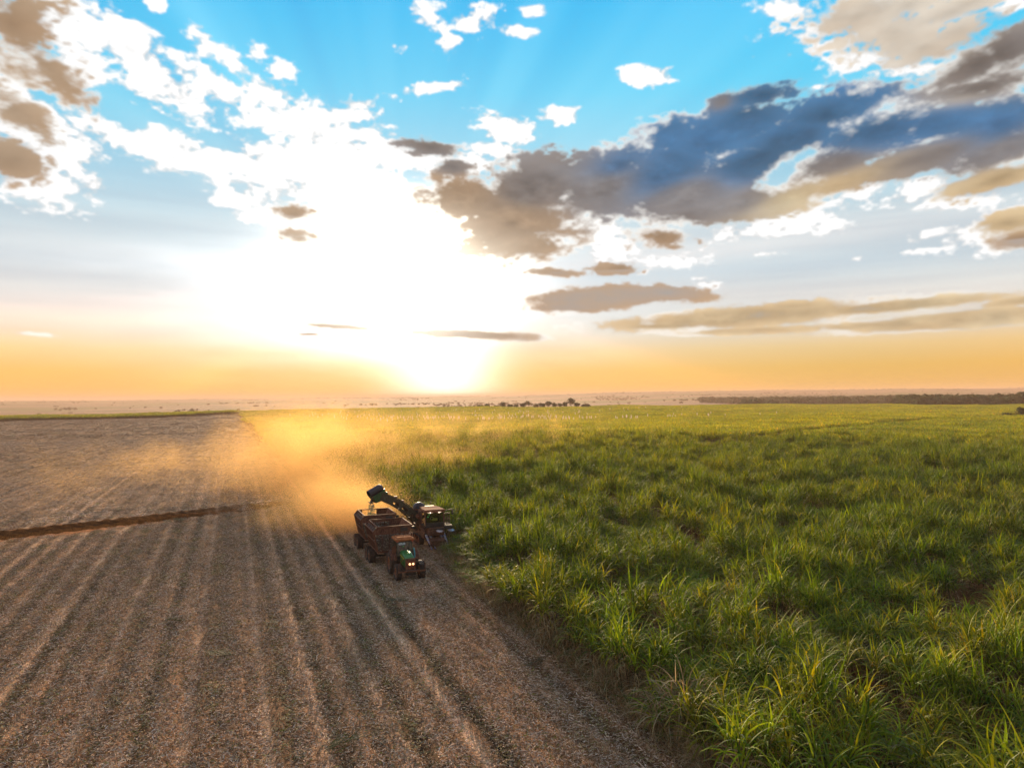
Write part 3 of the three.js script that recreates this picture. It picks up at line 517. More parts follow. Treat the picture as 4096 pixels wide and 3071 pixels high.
// tractor, facing the camera along the rows
const font = await new FontLoader().loadAsync('fonts/droid/droid_sans_bold.typeface.json');
{
  const T = base('tractor', 12.62, 55.4);
  const F = 1.15, B = -1.25;
  for (const s of [-1, 1]) { wheel(T, s * 0.92, 0.62, F, 0.62, 0.42, 18); wheel(T, s * 0.9, 0.86, B, 0.86, 0.52, 20); }
  part('axle', [cyl(0.09, 0.09, 1.7, 10, 0, 0.62, F, 0, 0, Math.PI / 2), cyl(0.13, 0.13, 1.7, 10, 0, 0.86, B, 0, 0, Math.PI / 2), rbx(0.5, 0.5, 2.6, 0.08, 0, 0.72, -0.1)], M.dark, T);
  // hood: a rounded nose falling away to the front
  const side = new THREE.Shape([[-0.55, 1.0], [-0.55, 1.82], [0.3, 1.78], [0.85, 1.68], [1.12, 1.52], [1.22, 1.3], [1.22, 0.95]].map((p) => new THREE.Vector2(...p)));
  const hood = at(new THREE.ExtrudeGeometry(side, { depth: 0.56, bevelEnabled: true, bevelSize: 0.07, bevelThickness: 0.09, bevelSegments: 3 }), 0.28, 0, 0.06, 0, -Math.PI / 2, 0);
  const h = part('hood', hood, M.green, T);
  part('hood_stripe', [-1, 1].map((s) => bx(0.012, 0.06, 1.3, s * 0.379, 1.55, 0.25, 0.06)), M.yellow, h);
  part('grille', [bx(0.6, 0.5, 0.05, 0, 1.14, 1.33), ...[0, 1, 2, 3].map((i) => bx(0.56, 0.03, 0.04, 0, 0.98 + i * 0.1, 1.37))], M.dark, h);
  for (const s of [-1, 1]) { part('headlight', at(new THREE.SphereGeometry(0.085, 16, 10), s * 0.13 - 0.06, 1.36, 2.06, 0, 0, 0), M.lamp, T); lampLight(T, s * 0.13 - 0.06, 1.36, 2.2, rgb(1, 0.62, 0.32), 2); }
  // cab
  const cab = new THREE.Group(); cab.name = 'cab'; T.add(cab);
  part('cab_floor', [rbx(1.32, 0.5, 1.45, 0.06, 0, 1.25, -1.18)], M.dark, cab);
  const posts = []; for (const s of [-1, 1]) { posts.push(bar([s * 0.62, 1.45, -0.42], [s * 0.58, 2.62, -0.62], 0.08), bar([s * 0.62, 1.45, -1.15], [s * 0.6, 2.62, -1.2], 0.06), bar([s * 0.62, 1.45, -1.85], [s * 0.6, 2.62, -1.8], 0.08)); }
  posts.push(bx(1.28, 0.08, 0.08, 0, 1.48, -0.42), bx(1.24, 0.1, 0.08, 0, 2.6, -0.62), bx(1.24, 0.08, 0.08, 0, 2.6, -1.8));
  part('cab_frame', posts, M.frame, cab);
  part('cab_roof', [rbx(1.56, 0.2, 1.6, 0.09, 0, 2.74, -1.18), rbx(1.2, 0.1, 1.2, 0.05, 0, 2.86, -1.2)], M.dustyRoof, cab);
  for (const s of [-1, 1]) part('roof_light', rbx(0.16, 0.06, 0.05, 0.015, s * 0.6, 2.63, -0.39), M.red, cab);
  const ws = part('windscreen', slab([[-0.58, 1.52, -0.43], [0.58, 1.52, -0.43], [0.54, 2.56, -0.62], [-0.54, 2.56, -0.62]], 0.008), M.glass, cab);
  for (const s of [-1, 1]) part('side_window', slab([[s * 0.62, 1.5, -0.5], [s * 0.62, 1.5, -1.8], [s * 0.6, 2.56, -1.76], [s * 0.59, 2.56, -0.66]], 0.008), M.glass, cab);
  part('rear_window', slab([[-0.56, 1.5, -1.85], [0.56, 1.5, -1.85], [0.55, 2.56, -1.8], [-0.55, 2.56, -1.8]], 0.008), M.glass, cab);
  const text = new TextGeometry('63539', { font, size: 0.165, depth: 0.006, curveSegments: 4 }); text.computeBoundingBox(); text.scale(0.85, 1, 1);
  part('fleet_number', at(text, -0.47, 2.33, -0.568, -0.185), M.white, ws);
  part('windscreen_sticker', [bx(0.1, 0.045, 0.006, -0.1, 2.2, -0.545, -0.185)], M.sticker, ws);
  part('wiper', bar([0.12, 2.52, -0.6], [0.4, 2.2, -0.54], 0.018), M.dark, ws);
  part('seat', [rbx(0.5, 0.14, 0.5, 0.05, 0, 1.62, -1.3), rbx(0.5, 0.62, 0.14, 0.06, 0, 1.98, -1.55)], M.dark, cab);
  part('steering_wheel', at(new THREE.TorusGeometry(0.19, 0.018, 8, 24), 0, 1.84, -0.85, -0.9), M.dark, cab);
  part('roof_antenna', [cyl(0.012, 0.012, 0.34, 6, 0.02, 3.05, -1.0)], M.dark, cab);
  // mudguards, dusty corrugated flaps
  for (const s of [-1, 1]) {
    const arc = []; for (let i = 0; i < 7; i++) { const a = 0.35 + i * 0.32; arc.push(slab([[s * 0.66, 0.86 + Math.sin(a) * 0.98, B + Math.cos(a) * 0.98], [s * 1.14, 0.86 + Math.sin(a) * 0.98, B + Math.cos(a) * 0.98], [s * 1.14, 0.86 + Math.sin(a + 0.32) * 0.98, B + Math.cos(a + 0.32) * 0.98], [s * 0.66, 0.86 + Math.sin(a + 0.32) * 0.98, B + Math.cos(a + 0.32) * 0.98]], 0.025)); }
    part('mudguard', arc, M.rust, T);
    part('mud_flap', [0, 1, 2, 3].map((i) => rbx(0.07, 0.62, 0.05, 0.02, s * (0.72 + i * 0.085), 2.0 - i * 0.05, -0.62, 0.12, 0, s * -0.06)), M.rustEdge, T);
  }
  part('front_mudguard', [0, 1, 2, 3, 4].map((i) => { const a = 0.75 + i * 0.26; return slab([[0.72, 0.62 + Math.sin(a) * 0.76, F + Math.cos(a) * 0.76], [1.12, 0.62 + Math.sin(a) * 0.76, F + Math.cos(a) * 0.76], [1.12, 0.62 + Math.sin(a + 0.26) * 0.76, F + Math.cos(a + 0.26) * 0.76], [0.72, 0.62 + Math.sin(a + 0.26) * 0.76, F + Math.cos(a + 0.26) * 0.76]], 0.02); }), M.dark, T);
  part('exhaust_pipe', tube([[0.52, 1.3, 0.55], [0.56, 1.7, 0.5], [0.55, 2.05, 0.42], [0.5, 2.25, 0.36]], 0.055, 10), M.teal, T);
  part('step', [bx(0.3, 0.04, 0.3, -0.8, 0.55, -0.25), bx(0.3, 0.04, 0.3, -0.8, 0.85, -0.28), bar([-0.94, 0.4, -0.25], [-0.94, 1.4, -0.3], 0.03)], M.dark, T);
  // front guard: a plate in a flared tube frame with wire mesh
  const G = 1.95, g = part('front_guard', [tube([[-1.0, 0.78, G], [-1.0, 1.34, G], [-0.62, 1.74, G], [-0.3, 1.76, G], [0.3, 1.76, G], [0.62, 1.74, G], [1.0, 1.34, G], [1.0, 0.78, G]], 0.03, 8, 60), bar([-1.05, 0.78, G], [1.05, 0.78, G], 0.09), bar([-0.35, 0.78, G], [-0.3, 0.7, 1.2], 0.07), bar([0.35, 0.78, G], [0.3, 0.7, 1.2], 0.07)], M.rustEdge, T);
  part('guard_plate', [slab([[-0.52, 0.9, G], [0.28, 0.9, G], [0.28, 1.72, G], [-0.52, 1.72, G]], 0.02)], M.rust, g);
  const wires = []; for (let i = 0; i < 13; i++) wires.push(bar([-0.98 + i * 0.163, 0.8, G - 0.02], [-0.98 + i * 0.163, Math.min(1.7, 1.3 + 1.05 * (1 - Math.abs(-0.98 + i * 0.163))), G - 0.02], 0.009)); for (let i = 0; i < 6; i++) { const y = 0.92 + i * 0.14, w = y < 1.34 ? 0.98 : 0.98 - (y - 1.34) * 0.95; wires.push(bar([-w, y, G - 0.02], [w, y, G - 0.02], 0.009)); }
  part('guard_mesh', wires, M.dark, g);
  part('front_weight', [rbx(0.7, 0.34, 0.3, 0.05, 0, 0.62, 1.62)], M.dark, T);
  part('drawbar', [bar([0, 0.55, -1.9], [0, 0.55, -2.6], 0.1)], M.dark, T);
  tag(T, 'small green tractor with dusty orange cab roof and lit headlights pulling the trailers', 'tractor');
}

// two cane trailers, one behind the other
function cargo(seed, n, w, zl, zr, y0) {
  const r = rng(seed), list = [], cols = [[0.4, 0.31, 0.25], [0.26, 0.17, 0.13], [0.16, 0.09, 0.07], [0.3, 0.25, 0.14], [0.55, 0.48, 0.46]];
  for (let i = 0; i < n; i++) { const x = (r() - 0.5) * w, z = mix(zl, zr, r()), y = y0(x, z) - 0.16 * r(); list.push({ x, y, z, rx: r() * 6, ry: r() * 6, rz: r() * 6, s: 0.8 + 0.5 * r(), c: cols[(r() * 5) | 0] }); }
  return list;
}
const billet = new THREE.CylinderGeometry(0.022, 0.024, 0.24, 6), billetMat = new THREE.MeshStandardMaterial({ color: 0xffffff, roughness: 0.75 });
const trashBlade = strips(Array.from({ length: 3 }, (_, i) => ({ p: [[0, 0, 0], [0.1, 0.04, 0.03 * i], [0.22, 0.02, 0.06 * i], [0.34, -0.05, 0.03]], w: [0.01, 0.012, 0.01, 0], s: [0, 0.5 * i - 0.5, 0.86], c: [0.4, 0.33, 0.22] })));
function trailer(v, label) {
  const T = base('cane_trailer', 12.4, v), Z0 = -1.55, Z1 = 2.2;  // rear and front of the bin
  for (const s of [-1, 1]) for (const z of [0.3, -1.05]) wheel(T, s * 1.52, 0.575, z, 0.575, 0.52, 22);
  for (const s of [-1, 1]) part('bogie', [bar([s * 1.1, 0.62, -1.2], [s * 1.1, 0.62, 0.45], 0.16), bx(0.2, 0.3, 0.3, s * 1.1, 0.8, -0.38)], M.dark, T);
  part('axle', [-1.05, 0.3].map((z) => cyl(0.08, 0.08, 2.8, 10, 0, 0.575, z, 0, 0, Math.PI / 2)), M.dark, T);
  part('chassis', [bx(0.16, 0.22, 4.1, -0.55, 0.98, 0.25), bx(0.16, 0.22, 4.1, 0.55, 0.98, 0.25), bx(2.3, 0.16, 0.2, 0, 0.96, -0.38), bar([-0.55, 0.95, 2.2], [0, 0.6, 3.5], 0.14), bar([0.55, 0.95, 2.2], [0, 0.6, 3.5], 0.14), bar([0, 0.6, 3.4], [0, 0.58, 3.75], 0.12)], M.dark, T);
  const bin = new THREE.Group(); bin.name = 'bin'; T.add(bin);
  const L = [[-1.3, 1.25], [-1.7, 2.95], [-1.38, 3.32]], Rr = [[0.75, 1.25], [1.15, 2.55], [1.52, 3.32]];
  part('floor', [slab([[-1.3, 1.25, Z0], [0.75, 1.25, Z0], [0.75, 1.25, Z1], [-1.3, 1.25, Z1]], 0.05)], M.rust, bin);
  part('right_wall', [slab([[0.75, 1.25, Z0], [1.15, 2.55, Z0], [1.15, 2.55, Z1], [0.75, 1.25, Z1]], 0.05), slab([[1.15, 2.55, Z0], [1.52, 3.32, Z0], [1.52, 3.32, Z1], [1.15, 2.55, Z1]], 0.05)], M.pinkRoof, bin);
  part('right_rail', [bar([1.52, 3.34, Z0 - 0.05], [1.52, 3.34, Z1 + 0.05], 0.07), bar([1.17, 2.52, Z0], [1.17, 2.52, Z1], 0.07)], M.rustEdge, bin);
  // left wall: a sheet behind upright ribs, and an open barred shoulder leaning in at the top
  part('left_wall', [slab([[-1.28, 1.28, Z0], [-1.28, 1.28, Z1], [-1.66, 2.93, Z1], [-1.66, 2.93, Z0]], 0.03)], M.rust, bin);
  for (let i = 0; i <= 7; i++) { const z = mix(Z0 + 0.04, Z1 - 0.04, i / 7); part('rib', bar([-1.33, 1.25, z], [-1.73, 2.95, z], i === 0 || i === 7 ? 0.1 : 0.06), i % 7 ? M.rust : M.rustEdge, bin); }
  part('left_rail', [bar([-1.72, 2.96, Z0 - 0.05], [-1.72, 2.96, Z1 + 0.05], 0.07), bar([-1.38, 3.32, Z0 - 0.05], [-1.38, 3.32, Z1 + 0.05], 0.07), bar([-1.56, 2.1, Z0], [-1.56, 2.1, Z1], 0.06), bar([-1.33, 1.22, Z0 - 0.05], [-1.33, 1.22, Z1 + 0.05], 0.08)], M.rustEdge, bin);
  for (let i = 0; i <= 5; i++) { const z = mix(Z0, Z1, i / 5); part('shoulder_bar', bar([-1.72, 2.96, z], [-1.38, 3.32, z], 0.055), M.rustEdge, bin); }
  part('shoulder_sheet', [slab([[-1.64, 2.9, Z0 + 0.05], [-1.64, 2.9, Z1 - 0.05], [-1.42, 3.14, Z1 - 0.05], [-1.42, 3.14, Z0 + 0.05]], 0.02)], M.dark, bin);
  // ends: plate above, bars and wire below; the rear end is open along its top
  for (const [z, front] of [[Z1, true], [Z0, false]]) {
    const o = new THREE.Group(); o.name = front ? 'front_wall' : 'rear_wall'; bin.add(o);
    part('frame', [bar([-1.3, 1.25, z], [0.75, 1.25, z], 0.09), bar([-1.38, 3.32, z], [1.52, 3.32, z], 0.07), bar([-1.6, 2.72, z], [1.24, 2.72, z], 0.06), bar([0.75, 1.25, z], [1.15, 2.55, z], 0.09), bar([1.15, 2.55, z], [1.52, 3.32, z], 0.08), bar([-0.1, 1.25, z + 0.03], [1.1, 2.4, z + 0.03], 0.07)], front ? M.rustEdge : M.rust, o);
    if (front) part('plate', [slab([[-1.62, 2.74, z], [1.22, 2.74, z], [1.5, 3.3, z], [-1.4, 3.3, z], [-1.7, 2.96, z]], 0.03)], M.rust, o);
    else { part('plate', [slab([[0.45, 2.74, z], [1.22, 2.74, z], [1.5, 3.3, z], [0.45, 3.3, z]], 0.03)], M.rust, o); part('plate', [slab([[-1.62, 2.74, z], [-1.0, 2.74, z], [-1.0, 3.3, z], [-1.4, 3.3, z], [-1.7, 2.96, z]], 0.03)], M.rust, o); }
    for (const x of [-1.0, -0.4, 0.42]) part('post', bar([x, 1.25, z + (front ? 0.04 : -0.04)], [x, 3.3, z + (front ? 0.04 : -0.04)], 0.05), M.rust, o);
    const wires = []; for (let i = 0; i < 22; i++) { const x = -1.45 + i * 0.12; const top = 2.72, bot = x < -1.3 ? 1.25 + (-1.3 - x) * 4.2 : x > 0.75 ? 1.25 + (x - 0.75) * 3.2 : 1.25; wires.push(bar([x, bot, z], [x, top, z], 0.01)); } for (let i = 0; i < 11; i++) { const y = 1.35 + i * 0.125; wires.push(bar([-1.3 - (y - 1.25) * 0.23, y, z], [0.75 + (y - 1.25) * 0.3, y, z], 0.01)); }
    part('wire_mesh', wires, M.dark, o);
  }
  part('lift_arm', [bar([1.25, 1.1, 1.9], [1.6, 2.6, 1.9], 0.1), bar([1.3, 1.0, 1.6], [1.62, 2.3, 1.75], 0.06)], M.rustEdge, T);
  part('lift_motor', [rbx(0.3, 0.22, 0.3, 0.04, 1.66, 3.05, 1.9)], M.dark, T);
  part('front_box', [rbx(0.6, 0.3, 0.08, 0.02, 0.85, 3.0, Z1 + 0.06)], M.dark, T);
  tag(T, label, 'trailer', 'cane trailers in tow');
  return T;
}
for (const [v, seed, label, lab2] of [[61.15, 40, 'front rusty cane trailer directly behind the tractor', 'cut cane billets heaped in the front trailer'], [67.3, 70, 'rear rusty cane trailer under the harvester elevator spout', 'cut cane billets heaped in the rear trailer']]) {
  trailer(v, label);
  const o = base('cane_load', 12.4, v), top = (x, z) => 2.66 - 0.25 * ((x + 0.3) ** 2) + 0.25 * (n2(x * 2 + seed, z * 2) - 0.5) - (z > 1.8 ? (z - 1.8) * 0.5 : 0);
  const heap = new THREE.PlaneGeometry(2.5, 3.55, 24, 30); heap.rotateX(-Math.PI / 2); const p = heap.attributes.position;
  for (let i = 0; i < p.count; i++) { const x = p.getX(i), z = p.getZ(i); p.setXYZ(i, x - 0.25, top(x - 0.25, z + 0.32) - 0.1, z + 0.32); } heap.computeVertexNormals();
  part('heap', heap, M.caneHeap, o);
  instanced('billets', billet, billetMat, cargo(seed, 1300, 2.5, -1.45, 2.1, top).map((d) => ({ ...d, x: d.x - 0.25 })), o);
  const r = rng(seed + 1), face = []; for (let i = 0; i < 800; i++) { const y = 1.3 + 1.3 * r(), x = mix(-1.28 - (y - 1.25) * 0.2, 0.7 + (y - 1.25) * 0.28, r()); face.push({ x, y, z: 2.13 - 0.08 * r(), rx: r() * 6, ry: r() * 6, rz: r() * 6, s: 0.8 + 0.5 * r(), c: [[0.34, 0.25, 0.2], [0.19, 0.12, 0.09], [0.12, 0.065, 0.05], [0.2, 0.16, 0.09], [0.1, 0.06, 0.045]][(r() * 5) | 0] }); }
  instanced('billets_at_the_grille', billet, billetMat, face, o);
  part('core', slab([[-1.24, 1.3, 2.02], [0.72, 1.3, 2.02], [1.05, 2.5, 2.02], [-1.55, 2.55, 2.02]], 0.06), M.caneHeap, o);
  const tr = rng(seed + 2), bits = []; for (let i = 0; i < 260; i++) { const x = -0.3 + (tr() - 0.5) * 1.8, z = mix(-1.2, 1.7, tr()); bits.push({ x, y: top(x, z) + 0.02, z, ry: tr() * 6.28, rx: tr() - 0.5, s: 0.8 + tr(), c: [1 + 0.6 * tr(), 1 + 0.6 * tr(), 1 + 0.8 * tr()] }); }
  instanced('leaf_scraps', trashBlade, dryMat, bits, o);
  tag(o, lab2, 'cane billets', null, 'stuff');
}

// cane harvester at the edge of the crop
{
  const H = base('cane_harvester', 17.5, 66);
  // crawler tracks
  for (const s of [-1, 1]) {
    const t = new THREE.Group(); t.name = 'crawler_track'; t.position.set(s * 0.95, 0, -1.4); H.add(t);
    const belt = new THREE.Shape(); belt.absarc(-0.95, 0.42, 0.42, Math.PI / 2, Math.PI * 1.5); belt.lineTo(0.95, 0); belt.absarc(0.95, 0.42, 0.42, -Math.PI / 2, Math.PI / 2); belt.closePath();
    const hole = new THREE.Path(); hole.absarc(-0.95, 0.42, 0.36, Math.PI / 2, Math.PI * 1.5); hole.lineTo(0.95, 0.06); hole.absarc(0.95, 0.42, 0.36, -Math.PI / 2, Math.PI / 2); hole.closePath(); belt.holes.push(hole);
    part('belt', at(new THREE.ExtrudeGeometry(belt, { depth: 0.45, bevelEnabled: false, curveSegments: 10 }), -0.225, 0, 0, 0, Math.PI / 2, 0), M.rubber, t);
    for (let i = 0; i < 5; i++) part('road_wheel', cyl(i === 0 || i === 4 ? 0.34 : 0.2, i === 0 || i === 4 ? 0.34 : 0.2, 0.3, 16, 0, i === 0 || i === 4 ? 0.42 : 0.27, -0.95 + i * 0.475, 0, 0, Math.PI / 2), M.rim, t);
  }
  part('body', [rbx(1.9, 0.9, 5.0, 0.08, 0, 1.2, -1.6), rbx(1.5, 0.7, 1.6, 0.06, 0, 1.55, 1.0), bx(1.4, 0.5, 2.2, 0, 0.75, 1.4, 0.12)], M.machine, H);
  part('engine_bay', [rbx(1.9, 1.5, 2.6, 0.12, 0.1, 2.45, -1.6), rbx(1.6, 0.2, 2.0, 0.08, 0.1, 3.28, -1.5)], M.machine, H);
  part('engine_cover', [rbx(1.75, 0.12, 0.9, 0.05, 0.0, 3.44, -0.85), rbx(0.5, 0.12, 0.35, 0.04, 0.72, 3.42, -0.5), rbx(0.28, 0.16, 0.3, 0.04, -0.85, 3.36, -0.5)], M.pinkRoof, H);
  // arched hood of the leaf extractor behind the cab
  const arch = at(new THREE.TorusGeometry(0.62, 0.05, 8, 24, Math.PI), -0.62, 2.95, -2.0, 0, 0.2, 0);
  part('leaf_extractor', [cyl(0.62, 0.7, 1.1, 24, -0.62, 2.6, -2.45), at(new THREE.SphereGeometry(0.63, 24, 10, 0, 6.2832, 0, Math.PI / 2), -0.62, 3.14, -2.45), arch], M.hood, H);
  part('extractor_rim', at(new THREE.TorusGeometry(0.64, 0.05, 8, 28), -0.62, 3.14, -2.45, Math.PI / 2), M.pinkRoof, H);
  part('air_filter', [cyl(0.17, 0.17, 0.5, 14, -1.02, 2.55, -0.9, Math.PI / 2), at(new THREE.SphereGeometry(0.2, 14, 10), -1.05, 2.62, -1.2)], M.pinkRoof, H);
  part('hose', [tube([[-1.0, 2.4, -0.6], [-1.25, 2.2, -0.5], [-1.3, 1.8, -0.6], [-1.0, 1.5, -0.9]], 0.035), tube([[-0.95, 2.1, -0.4], [-1.2, 1.95, -0.2], [-1.2, 1.6, -0.3], [-0.95, 1.4, -0.4]], 0.03), tube([[-1.0, 1.9, -1.2], [-1.3, 1.8, -1.3], [-1.3, 1.3, -1.5], [-0.9, 1.2, -1.8]], 0.035)], M.rust, H);
  // cab
  const C = new THREE.Group(); C.name = 'cab'; C.position.set(-0.1, 0, 0); H.add(C);
  part('cab_floor', [rbx(1.85, 0.2, 1.5, 0.05, 0, 2.02, 0.8), bx(1.7, 0.3, 0.1, 0, 2.2, 1.52)], M.dark, C);
  const posts = []; for (const s of [-1, 1]) posts.push(bar([s * 0.88, 2.05, 1.5], [s * 0.88, 3.32, 1.4], 0.09), bar([s * 0.88, 2.05, 0.1], [s * 0.88, 3.32, 0.1], 0.09)); posts.push(bx(1.8, 0.08, 0.08, 0, 3.3, 1.42));
  part('cab_frame', posts, M.machine, C);
  const roof = new THREE.Shape([[-1.0, 0], [-0.92, 0.14], [0.92, 0.14], [1.0, 0], [0.35, -0.02], [0.2, -0.1], [-0.2, -0.1], [-0.35, -0.02]].map((p) => new THREE.Vector2(...p)));
  part('cab_roof', [at(new THREE.ExtrudeGeometry(roof, { depth: 1.75, bevelEnabled: true, bevelSize: 0.03, bevelThickness: 0.05, bevelSegments: 2 }), 0, 3.36, -0.1, -0.03)], M.pinkRoof, C);
  part('front_window', slab([[-0.84, 2.3, 1.5], [0.84, 2.3, 1.5], [0.84, 3.26, 1.42], [-0.84, 3.26, 1.42]], 0.008), M.glass, C);
  for (const s of [-1, 1]) part('side_window', slab([[s * 0.88, 2.12, 1.45], [s * 0.88, 2.12, 0.15], [s * 0.88, 3.28, 0.15], [s * 0.88, 3.28, 1.38]], 0.008), M.glass, C);
  part('rear_panel', bx(1.7, 1.2, 0.06, 0, 2.7, 0.05), M.dark, C);
  part('window_sticker', [bx(0.13, 0.11, 0.006, -0.62, 2.92, 1.475, -0.08), bx(0.05, 0.15, 0.006, -0.5, 3.12, 1.455, -0.08)], M.sticker, C);
  part('operator_seat', [rbx(0.55, 0.16, 0.55, 0.06, 0, 2.45, 0.6), rbx(0.55, 0.7, 0.16, 0.07, 0, 2.85, 0.32)], M.dark, C);
  part('console', [rbx(0.5, 0.22, 0.12, 0.03, 0.1, 2.6, 1.2, -0.5), at(new THREE.TorusGeometry(0.18, 0.016, 8, 20), -0.1, 2.65, 1.05, -0.7)], M.yellow, C);
  for (const [x, big] of [[-0.42, 1], [0.42, 1], [-0.62, 0], [-0.26, 0], [0.26, 0], [0.58, 0]]) part('work_light', at(new THREE.SphereGeometry(big ? 0.07 : 0.03, 14, 8), x, 3.31, 1.56), M.lampWhite, C);
  for (const x of [-0.42, 0.42]) lampLight(C, x, 3.31, 1.68, rgb(1, 0.78, 0.58), 2);
  part('mirror_arm', [bar([0.9, 3.38, 1.35], [1.75, 3.5, 1.3], 0.05), bar([0.9, 3.3, 1.2], [1.72, 3.46, 1.28], 0.03)], M.dark, C);
  part('mirror', rbx(0.16, 0.44, 0.1, 0.04, 1.78, 3.2, 1.3), M.dark, C);
  part('handrail', [0, 1, 2, 3].map((i) => bar([1.02 + i * 0.18, 2.05, 0.9 - i * 0.02], [1.02 + i * 0.18, 3.12 - (i % 2) * 0.1, 0.9 - i * 0.02], 0.05)).concat([bar([1.0, 3.1, 0.9], [1.58, 3.06, 0.88], 0.04), bar([1.0, 2.55, 0.9], [1.58, 2.52, 0.88], 0.03), bx(0.75, 0.05, 1.3, 1.25, 2.02, 0.7)]), M.machine, H);
  // topper with its two toothed gathering discs
  const t = new THREE.Group(); t.name = 'topper'; H.add(t);
  part('boom', [bar([-0.35, 1.75, 1.2], [0.15, 2.0, 2.9], 0.1), bar([0.45, 1.75, 1.2], [0.3, 2.0, 2.9], 0.1), rbx(0.75, 0.3, 0.35, 0.05, 0.85, 2.12, 2.75), bar([-0.1, 1.98, 2.9], [1.0, 2.02, 2.9], 0.09)], M.dark, t);
  for (const x of [-0.05, 1.02]) {
    const s = new THREE.Shape(); for (let i = 0; i < 24; i++) { const a = i / 24 * 6.2832, q = i % 2 ? 0.36 : 0.2; if (i) s.lineTo(Math.cos(a) * q, Math.sin(a) * q); else s.moveTo(q, 0); } s.closePath();
    part('gathering_disc', at(new THREE.ExtrudeGeometry(s, { depth: 0.02, bevelEnabled: false }), x, 1.86, 3.05, Math.PI / 2 + 0.22), M.steel, t);
  }
  // crop dividers: tapered drums with a spiral, leaning back from their points
  for (const [x, lift] of [[-0.62, 0], [-0.28, 0.05], [0.75, 0], [1.05, 0.05]]) {
    const d = new THREE.Group(); d.name = 'crop_divider'; H.add(d); d.position.set(x, 0.06 + lift, 2.5); d.rotation.set(-0.85, 0, 0.13);
    part('drum', cyl(0.12, 0.03, 1.75, 14, 0, 0.88, 0), M.drum, d);
    const pts = []; for (let i = 0; i <= 60; i++) { const f = i / 60, a = f * 6.2832 * 5, q = mix(0.035, 0.13, f); pts.push([Math.cos(a) * q, f * 1.72, Math.sin(a) * q]); }
    part('spiral', tube(pts, 0.02, 5, 120), M.blue, d);
    part('shoe', [bar([0, 0.02, 0.02], [0, -0.05, -0.5], 0.1), cyl(0.15, 0.14, 0.14, 12, 0, 1.8, 0)], M.dark, d);
  }
  part('basecutter_frame', [bar([-0.7, 0.35, 2.2], [-0.8, 1.2, 0.4], 0.14), bar([0.7, 0.35, 2.2], [0.8, 1.2, 0.4], 0.14), bar([-0.8, 0.9, 1.4], [0.8, 0.9, 1.4], 0.16), cyl(0.16, 0.16, 1.3, 14, 0, 0.75, 1.7, 0, 0, Math.PI / 2)], M.dark, H);
  // elevator reaching over to the rear trailer
  const E = new THREE.Group(); E.name = 'elevator'; H.add(E);
  const line = [[-0.4, 0.9, -2.2], [-1.05, 2.16, -2.05], [-1.96, 3.09, -1.85], [-2.85, 3.8, -1.62], [-3.9, 4.39, -1.35], [-4.75, 4.8, -1.12]].map((p) => new THREE.Vector3(...p));
  const curve = new THREE.CatmullRomCurve3(line), N = 26, across = new THREE.Vector3(0.27, 0, 1).normalize(), P = [];
  for (let i = 0; i <= N; i++) { const f = i / N, c = curve.getPointAt(f), tn = curve.getTangentAt(f), up = across.clone().cross(tn).normalize(); if (up.y < 0) up.negate(); P.push({ c, up }); }
  const off = (i, a, b) => P[i].c.clone().addScaledVector(P[i].up, a).addScaledVector(across, b).toArray();
  for (const s of [-0.42, 0.42]) {
    const up = [], low = [], pan = [];
    for (let i = 0; i < N; i++) { up.push(bar(off(i, 0.3, s), off(i + 1, 0.3, s), 0.07, 0.13)); low.push(bar(off(i, -0.3, s), off(i + 1, -0.3, s), 0.06, 0.14)); if (![3, 4, 8, 9, 12, 13, 14, 17, 18, 19].includes(i)) pan.push(slab([off(i, -0.26, s), off(i + 1, -0.26, s), off(i + 1, 0.26, s), off(i, 0.26, s)], 0.02)); else pan.push(slab([off(i, 0.06, s), off(i + 1, 0.06, s), off(i + 1, 0.26, s), off(i, 0.26, s)], 0.02)); }
    part('upper_chord', up, M.frame, E); part('lower_chord', low, M.frame, E); part('side_plate', pan, M.frame, E);
  }
  for (let i = 1; i < N; i++) { part('slat', bar(off(i, 0.2, -0.4), off(i, 0.2, 0.4), 0.05, 0.09), M.machine, E); if (i % 3 === 0) part('cross_tie', bar(off(i, -0.32, -0.42), off(i, -0.32, 0.42), 0.05), M.frame, E); }
  part('deck', Array.from({ length: N }, (_, i) => slab([off(i, 0.02, -0.4), off(i + 1, 0.02, -0.4), off(i + 1, 0.02, 0.4), off(i, 0.02, 0.4)], 0.02)), M.dark, E);
  part('lift_cylinder', [bar([-0.5, 2.5, -1.6], off(10, -0.35, 0.2), 0.09), tube([off(6, 0.42, 0.3), off(11, 0.46, 0.32), off(17, 0.44, 0.3), off(23, 0.42, 0.26)], 0.03, 6, 40), tube([off(9, 0.42, 0.1), off(13, 0.52, 0.1), off(18, 0.45, 0.1)], 0.03, 6, 30)], M.dark, E);
  part('motor', [rbx(0.3, 0.2, 0.3, 0.04, ...off(19, 0.48, 0)), rbx(0.22, 0.2, 0.26, 0.04, ...off(16, 0.46, 0.2))], M.machine, E);
  const head = new THREE.Shape([[-0.55, -0.28], [0.75, -0.5], [0.85, 0.05], [0.35, 0.4], [-0.65, 0.42]].map((p) => new THREE.Vector2(...p)));
  part('head_box', at(new THREE.ExtrudeGeometry(head, { depth: 0.82, bevelEnabled: true, bevelSize: 0.02, bevelThickness: 0.02, bevelSegments: 1 }), -4.85, 4.7, -1.5, 0, 0.27, 0.45).translate(-0.12, 0, 0), M.darkGreen, E);
  const hd = part('extractor_hood', [at(new THREE.CapsuleGeometry(0.4, 0.5, 10, 24), -5.02, 5.44, -1.02, 0, 0, 0), cyl(0.4, 0.4, 0.95, 28, -0, 0, 0, 0, 0, 0, true).applyMatrix4(new THREE.Matrix4())].slice(1), M.hood, E);
  hd.geometry.dispose();
